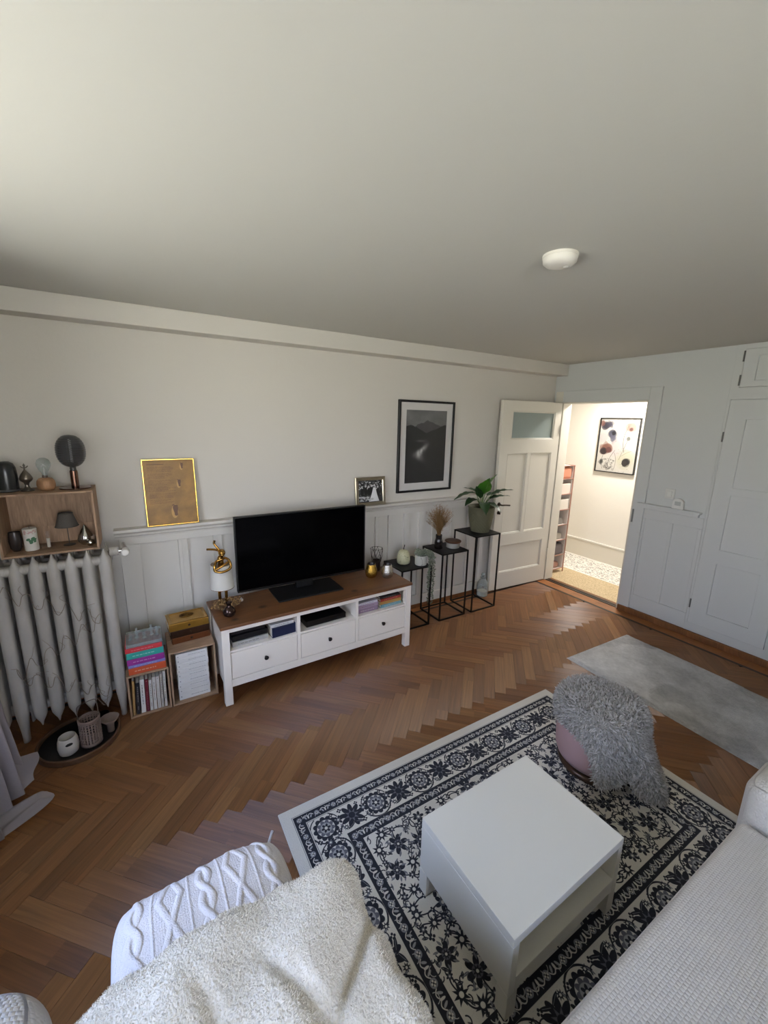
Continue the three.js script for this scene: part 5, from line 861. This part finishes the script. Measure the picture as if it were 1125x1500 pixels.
  solo('area_rug', g, M(0xffffff, 0.95, { map: tex, bumpMap: pile, bumpScale: 0.001 }), 'off-white rug with dense black oriental flower pattern', 'rug', [0.079, 0.0005, 1.555]);
}
// grey runner ------------------------------------------------------------
{
  const W = 0.83, D = 1.6, nx = 120, nz = 230, pos = [], uv = [], idx = [], col = [];
  for (let j = 0; j <= nz; j++) for (let i = 0; i <= nx; i++) {
    const x = i / nx, z = j / nz, e = Math.min(x * W, (1 - x) * W, z * D, (1 - z) * D), n = fbm(x * 7, z * 13, 4), r = fbm(x * 3 + 40, z * 5 + 9, 4), grooves = smooth(0.5, 0.6, r);
    pos.push(x * W, 0.001 + smooth(0, 0.025, e) * (0.017 + 0.004 * n - 0.006 * grooves), z * D); uv.push(x * W, z * D);
    const k = 0.55 + 0.30 * (n - 0.5) + 0.10 * (vn(x * 60, z * 110) - 0.5) - 0.12 * grooves * (0.5 + n); col.push(k, k * 0.985, k * 0.965);
  }
  for (let j = 0; j < nz; j++) for (let i = 0; i < nx; i++) { const a = j * (nx + 1) + i, b = a + 1, c = a + nx + 1, d = c + 1; idx.push(a, c, b, b, c, d); }
  const g = new THREE.BufferGeometry(); g.setAttribute('position', new THREE.Float32BufferAttribute(pos, 3)); g.setAttribute('uv', new THREE.Float32BufferAttribute(uv, 2)); g.setAttribute('color', new THREE.Float32BufferAttribute(col, 3)); g.setIndex(idx); g.computeVertexNormals();
  const bm = fineNoise.clone(); bm.repeat.set(4, 4); bm.needsUpdate = true;
  solo('runner_rug', g, M(0xffffff, 1, { vertexColors: true, bumpMap: bm, bumpScale: 0.008, side: THREE.DoubleSide }), 'soft grey short-pile runner with darker brushed patches', 'rug', [2.505, 0.0005, 1.37], -0.03);
}
// coffee table -------------------------------------------------------------
{
  const t = thing('coffee_table', 'low white coffee table with an open shelf on patterned rug', 'table', [0.785, 0.0088, 2.363], 0.018);
  const w = 0.3, d = 0.226, H = 0.342, m = M(0xd5d2c8, 0.42, { bumpMap: fineNoise, bumpScale: 0.0002 });
  part('table_top', bx(-w, w, H - 0.035, H, -d, d, 0.002), m, t);
  for (const s of [-1, 1]) part('side_panel', bx(s > 0 ? w - 0.03 : -w, s > 0 ? w : -w + 0.03, 0.105, H - 0.0355, -d, d, 0.002), m, t);
  part('shelf', bx(-w + 0.03, w - 0.03, 0.105, 0.165, -d, d, 0.002), m, t);
  for (const sx of [-1, 1]) for (const sz of [-1, 1]) part('leg', bx(sx > 0 ? w - 0.045 : -w, sx > 0 ? w : -w + 0.045, 0, 0.1045, sz > 0 ? d - 0.045 : -d, sz > 0 ? d : -d + 0.045, 0.002), m, t);
}
// fur helper: short curved blades over a surface, one object
const blade = (() => { const pos = [], idx = []; const seg = [[0, 0, 1], [0.45, 0.12, 0.8], [0.8, 0.36, 0.5], [1, 0.62, 0.05]]; seg.forEach(([y, z, w]) => pos.push(-w * 0.5, y, z, w * 0.5, y, z)); for (let i = 0; i < 3; i++) { const a = i * 2; idx.push(a, a + 1, a + 2, a + 1, a + 3, a + 2); } const g = new THREE.BufferGeometry(); g.setAttribute('position', new THREE.Float32BufferAttribute(pos, 3)); g.setAttribute('uv', new THREE.Float32BufferAttribute(new Float32Array(16), 2)); g.setIndex(idx); g.computeVertexNormals(); return g; })();
function fur(name, mesh, count, len, wid, mat, parent, droop = 0.5, vary = 0.15, bias = 0) {
  const s = new MeshSurfaceSampler(mesh); if (s.setRandomGenerator) s.setRandomGenerator(rnd); else s.randomFunction = rnd; s.build();
  const im = new THREE.InstancedMesh(blade, mat, count), p = V(0, 0, 0), n = V(0, 0, 0), up = V(0, 1, 0), q = new THREE.Quaternion(), q2 = new THREE.Quaternion(), m4 = new THREE.Matrix4(), c = new THREE.Color();
  for (let i = 0; i < count; i++) {
    s.sample(p, n); const dir = n.clone(); dir.y -= droop * (0.4 + 0.6 * rnd()); const cl = vn(p.x * 40 + 7, p.z * 40 + p.y * 40) * 6.28; dir.x += 0.55 * Math.cos(cl) + rr(-.35, .35); dir.z += 0.55 * Math.sin(cl) + rr(-.35, .35); dir.addScaledVector(n, 0.35).normalize(); if (dir.dot(n) < 0.12) dir.addScaledVector(n, 0.25).normalize();
    q.setFromUnitVectors(up, dir); q2.setFromAxisAngle(up, rnd() * 6.283); q.multiply(q2); const L = len * rr(0.65, 1.25);
    m4.compose(p.clone().addScaledVector(n, -0.001), q, V(wid * rr(0.7, 1.3), L, L)); im.setMatrixAt(i, m4); const k = 1 - vary + 2 * vary * rnd(); c.setRGB(k, k, k); im.setColorAt(i, c);
  }
  im.name = name; im.userData.kind = 'stuff'; shade(im); parent.add(im); return im;
}
// pouf and its shaggy throw -----------------------------------------------------
{
  const px = 1.70, pz = 2.115, R = 0.205, H = 0.40, yb = 0.0088;
  const p = thing('pouf', 'round dusty-pink velvet pouf on the patterned rug', 'pouf', [px, yb, pz]);
  part('base_ring', lathe([[0, 0], [R - 0.025, 0], [R - 0.02, 0.004], [R - 0.02, 0.05], [0, 0.05]], 56), M(0x4d3a2e, 0.3, { metalness: 0.5 }), p, 'dark metallic base ring');
  const pr = [[0, 0.05], [R - 0.03, 0.05], [R - 0.012, 0.058], [R - 0.002, 0.085], [R + 0.004, 0.16], [R + 0.002, 0.28], [R - 0.006, 0.35], [R - 0.025, 0.385], [R - 0.06, 0.397], [0, 0.4]];
  part('body', lathe(pr, 64), MP(0xa98a8a, 0.85, { sheen: 0.3, sheenRoughness: 0.4, sheenColor: new THREE.Color(0xd8b9bb), bumpMap: fineNoise, bumpScale: 0.0006 }), p);
  // throw: polar sheet, the drop varies with direction
  const th = thing('throw_blanket', 'shaggy grey throw draped over the pink pouf', 'blanket', [px, yb, pz]);
  const na = 160, nr = 60, pos = [], idx = [], uv = [];
  const cam = Math.atan2(1.05, -2.04); // direction (x, z) to the viewer
  const gm = THREE.MathUtils.euclideanModulo;
  function drop(a) { // angle measured from the viewer direction; positive towards the right of the photograph
    const d = gm(a + Math.PI, Math.PI * 2) - Math.PI; // -pi..pi
    const key = [[-3.14, 0.16], [-2.3, 0.12], [-1.6, 0.10], [-1.0, 0.13], [-0.6, 0.12], [-0.30, 0.14], [-0.08, 0.2], [0.1, 0.31], [0.3, 0.335], [0.55, 0.325], [0.75, 0.30], [0.95, 0.37], [1.4, 0.38], [1.75, 0.30], [2.2, 0.22], [3.15, 0.16]];
    for (let i = 0; i < key.length - 1; i++) if (d <= key[i + 1][0]) { const t = (d - key[i][0]) / (key[i + 1][0] - key[i][0]); return key[i][1] + (key[i + 1][1] - key[i][1]) * t * t * (3 - 2 * t); } return 0.2;
  }
  for (let j = 0; j <= nr; j++) for (let i = 0; i <= na; i++) {
    const ai = i / na * Math.PI * 2, wa = cam - ai; // increasing ai turns towards the photograph's right
    const total = R + drop(ai), s = total * j / nr, rd = 0.055; let r, y;
    const flat = R - 0.01; if (s < flat - rd) { r = s; y = H + 0.014; } else { const q = s - (flat - rd), arc = Math.PI / 2 * (rd + 0.03); if (q < arc) { const f = q / (rd + 0.03); r = flat - rd + (rd + 0.03) * Math.sin(f); y = H + 0.014 - (rd + 0.03) * (1 - Math.cos(f)); } else { r = flat + 0.03; y = H + 0.014 - (rd + 0.03) - (q - arc); } }
    const hang = smooth(H - 0.08, 0.05, y); r += hang * (0.025 * Math.sin(ai * 6 + 0.8) + 0.012 * Math.sin(ai * 13)) + hang * 0.02 + hang * 0.085 * Math.exp(-((((gm(ai + Math.PI, 6.2832) - Math.PI) - 1.3) / 0.35) ** 2));
    y += (1 - hang) * 0.008 * Math.sin(3 * wa + s * 30) * smooth(0.02, 0.15, s); y = Math.max(y, 0.012);
    pos.push(r * Math.cos(wa), y, r * Math.sin(wa)); uv.push(i / na * 6, j / nr * 3);
  }
  for (let j = 0; j < nr; j++) for (let i = 0; i < na; i++) { const a = j * (na + 1) + i, b = a + 1, c = a + na + 1, d = c + 1; idx.push(a, c, b, b, c, d); }
  const g = new THREE.BufferGeometry(); g.setAttribute('position', new THREE.Float32BufferAttribute(pos, 3)); g.setAttribute('uv', new THREE.Float32BufferAttribute(uv, 2)); g.setIndex(idx); g.computeVertexNormals();
  const tm = M(0x96928c, 0.95, { side: THREE.DoubleSide });
  const sheet = part('cloth', g, tm, th);
  fur('shaggy_pile', sheet, 12000, 0.019, 0.007, M(0xb2aea8, 0.9, { side: THREE.DoubleSide }), th, 0.5, 0.26);
}
// ---------------------------------------------------------------- sofa
const weave = dataTex(128, 128, (u, v) => { const row = Math.floor(v * 8), a = Math.abs(Math.sin((u * 8 + (row % 2) * 0.5) * Math.PI)), b = Math.abs(Math.sin(v * 8 * Math.PI)); return g3(255 * Math.pow(a * b, 0.6) * (0.85 + 0.3 * (vn(u * 32, v * 32, 32) - 0.5))); }, false);
weave.repeat.set(1, 1);
const sofaM = M(0xc9c4bd, 0.95, { bumpMap: weave, bumpScale: 0.0022 });
function soft(x0, x1, y0, y1, z0, z1, r, bulge = 0) { // subdivided rounded block with uv in metres for the weave
  const g0 = new RoundedBoxGeometry(x1 - x0, y1 - y0, z1 - z0, 8, r); g0.translate((x0 + x1) / 2, (y0 + y1) / 2, (z0 + z1) / 2);
  return uvm(g0, 0.085);
}
{
  const s = thing('corner_sofa', 'light grey corner sofa with coarse ribbed upholstery', 'sofa');
  part('seat_cushion', soft(0.135, 1.475, 0.2, 0.435, 2.79, 3.66, 0.035), sofaM, s);
  part('chaise_cushion', soft(-0.62, 0.13, 0.2, 0.43, 2.2, 3.66, 0.045), sofaM, s);
  part('base', [soft(-0.62, 0.12, 0.05, 0.2, 2.24, 3.9, 0.01), soft(0.12, 1.78, 0.05, 0.2, 2.83, 3.9, 0.01)], sofaM, s);
  part('arm', soft(1.49, 1.79, 0.08, 0.585, 2.765, 3.9, 0.075), sofaM, s);
  part('arm', soft(-0.93, -0.628, 0.08, 0.585, 2.095, 3.9, 0.14), sofaM, s);
  part('backrest', soft(-0.93, 1.79, 0.2, 0.8, 3.66, 3.92, 0.06), sofaM, s);
  for (const [x, z] of [[-0.45, 2.3], [0.03, 2.3], [1.7, 2.92], [-0.8, 3.8], [1.7, 3.8]]) part('foot', cyl(0.02, 0.015, 0.05, x, 0.0, z, 14), blackMetal, s);
}
// pillow: two bulging sheets with a seam; disp(u, v) lifts the upper one
function pillow(w, d, t, n, disp) {
  const pos = [], idx = [], uv = [];
  for (const side of [1, -1]) {
    const B = pos.length / 3; for (let j = 0; j <= n; j++) for (let i = 0; i <= n; i++) {
      const u = i / n * 2 - 1, v = j / n * 2 - 1, k = Math.pow(Math.max(0, (1 - Math.abs(u) ** 3.2) * (1 - Math.abs(v) ** 3.2)), 0.5), pin = Math.sqrt(1 - 0.2 * v * v * v * v), pin2 = Math.sqrt(1 - 0.2 * u * u * u * u) + 0.03 * Math.sin(u * 5);
      pos.push(u * w / 2 * pin, side * (t / 2 * k + (disp && side > 0 ? disp(u * w / 2, v * d / 2) * smooth(0, 0.25, k) : 0)), v * d / 2 * pin2); uv.push((u + 1) * w / 2, (v + 1) * d / 2);
    }
    for (let j = 0; j < n; j++) for (let i = 0; i < n; i++) { const a = B + j * (n + 1) + i, b = a + 1, c = a + n + 1, e = c + 1; if (side > 0) idx.push(a, c, b, b, c, e); else idx.push(a, b, c, b, e, c); }
  }
  const g = new THREE.BufferGeometry(); g.setAttribute('position', new THREE.Float32BufferAttribute(pos, 3)); g.setAttribute('uv', new THREE.Float32BufferAttribute(uv, 2)); g.setIndex(idx); g.computeVertexNormals(); return g;
}
{
  // cable-knit relief: two-strand braids, diamond lattice and ribs running along z
  const cable = (x, z) => {
    const per = 0.088, k = Math.round(x / per), dx = x - k * per, ph = z / 0.075 * Math.PI + (k & 1) * 1.2; let h = 0;
    if (k % 2 === 0) { for (const s of [0, Math.PI]) { const c = 0.0135 * Math.sin(ph + s), q = (dx - c) / 0.0095; h = Math.max(h, Math.sqrt(Math.max(0, 1 - q * q)) * (0.7 + 0.3 * Math.cos(ph + s))); } if (Math.abs(dx) > 0.034) h = Math.max(h, 0.35 * Math.max(0, 1 - Math.abs(Math.abs(dx) - 0.043) / 0.006)); }
    else { for (const s of [0, Math.PI]) { const c = 0.028 * Math.asin(Math.sin(ph * 0.5 + s)) / 1.57, q = (dx - c) / 0.009; h = Math.max(h, 0.6 * Math.sqrt(Math.max(0, 1 - q * q))); } h = Math.max(h, 0.16 * Math.abs(Math.sin(x * 520) * Math.sin(z * 420))); }
    return h * 0.008;
  };
  const kn = thing('knit_cushion', 'white cable-knit cushion lying under the fur throw', 'cushion', [-0.285, 0.502, 2.228], 0.03); kn.rotation.x = 0.02;
  const km = M(0xd0cbcb, 0.95, { bumpMap: fineNoise.clone(), bumpScale: 0.0015 }); km.bumpMap.repeat.set(6, 6); km.bumpMap.needsUpdate = true;
  part('cover', pillow(0.455, 0.345, 0.13, 230, cable), km, kn);
  part('corner_tassel', tube([[0.2, 0.0, -0.15], [0.212, 0.012, -0.162], [0.218, 0.024, -0.165]], 0.0045, 8, 6), km, kn);
}
{
  // cream fur throw: heaped sheet over the chaise, rounded rim with thickness
  const t = thing('fur_throw', 'cream faux-fur throw heaped over the sofa chaise', 'blanket');
  const X0 = -0.62, X1 = 0.115, Z0 = 2.262, Z1 = 3.25, nx = 110, nz = 130, pos = [], uv = [], idx = [];
  const hgt = (x, z) => { // top of the heap in metres
    let y = 0.585 + 0.028 * Math.exp(-(((x + 0.28) / 0.22) ** 2) - (((z - 2.45) / 0.2) ** 2));
    y += 0.018 * Math.sin((x * 0.9 + z * 0.55) * 21) * (0.5 + fbm(x * 3 + 9, z * 3, 2)) * 0.8 + 0.016 * (fbm(x * 9 + 5, z * 9, 3) - 0.5);
    const cr = (x - 0.02) * 0.62 + (z - 2.5) * 0.78; y -= 0.03 * Math.exp(-((cr / 0.022) ** 2)) * smooth(-0.22, -0.02, x); // deep crease near the right rim
    const c2 = (x + 0.12) * 0.9 - (z - 2.55) * 0.43; y -= 0.022 * Math.exp(-((c2 / 0.02) ** 2)) * smooth(2.35, 2.5, z);
    const c3 = (x + 0.3) * 0.95 - (z - 2.5) * 0.3; y -= 0.014 * Math.exp(-((c3 / 0.018) ** 2)) * smooth(2.32, 2.45, z);
    return y;
  };
  for (let j = 0; j <= nz; j++) for (let i = 0; i <= nx; i++) {
    const u = i / nx * 2 - 1, v = j / nz * 2 - 1; // squircle map so that the corners are rounded
    const uu = u * Math.sqrt(1 - 0.16 * v * v), vv = v * Math.sqrt(1 - 0.10 * u * u);
    const wav = 0.012 * Math.sin(j * 0.28) * Math.abs(u) ** 4 + 0.010 * Math.sin(i * 0.2 + 1) * Math.abs(v) ** 4;
    let x = (X0 + X1) / 2 + (X1 - X0) / 2 * uu * (1 + wav * 2), z = (Z0 + Z1) / 2 + (Z1 - Z0) / 2 * vv + 0.004 * Math.sin(i * 0.3);
    const e = Math.min((1 - Math.abs(u)) * (X1 - X0) / 2, (1 - Math.abs(v)) * (Z1 - Z0) / 2), f = smooth(0, 0.075, e), rim = Math.sqrt(Math.max(0, 1 - (1 - clamp(e / 0.07, 0, 1)) ** 2));
    const base = 0.452 + 0.118 * smooth(2.46, 2.34, z) * smooth(-0.6, -0.5, x); pos.push(x, base + (hgt(x, z) + 0.02 - base) * rim, z); uv.push(x * 3, z * 3);
  }
  for (let j = 0; j < nz; j++) for (let i = 0; i < nx; i++) { const a = j * (nx + 1) + i, b = a + 1, c = a + nx + 1, d = c + 1; idx.push(a, c, b, b, c, d); }
  const g = new THREE.BufferGeometry(); g.setAttribute('position', new THREE.Float32BufferAttribute(pos, 3)); g.setAttribute('uv', new THREE.Float32BufferAttribute(uv, 2)); g.setIndex(idx); g.computeVertexNormals();
  const cm = M(0xdad3c6, 0.95, { side: THREE.DoubleSide, bumpMap: fineNoise, bumpScale: 0.004 });
  const sheet = part('cloth', g, cm, t);
  fur('fur_pile', sheet, 80000, 0.0055, 0.0017, M(0xdfd8ca, 0.9, { side: THREE.DoubleSide }), t, 0.1, 0.06);
  // underside that rests on the chaise
  part('folded_layers', soft(X0 + 0.05, X1 - 0.035, 0.436, 0.5, 2.5, Z1 - 0.06, 0.025), cm, t);
}
renderer.render(scene, camera);
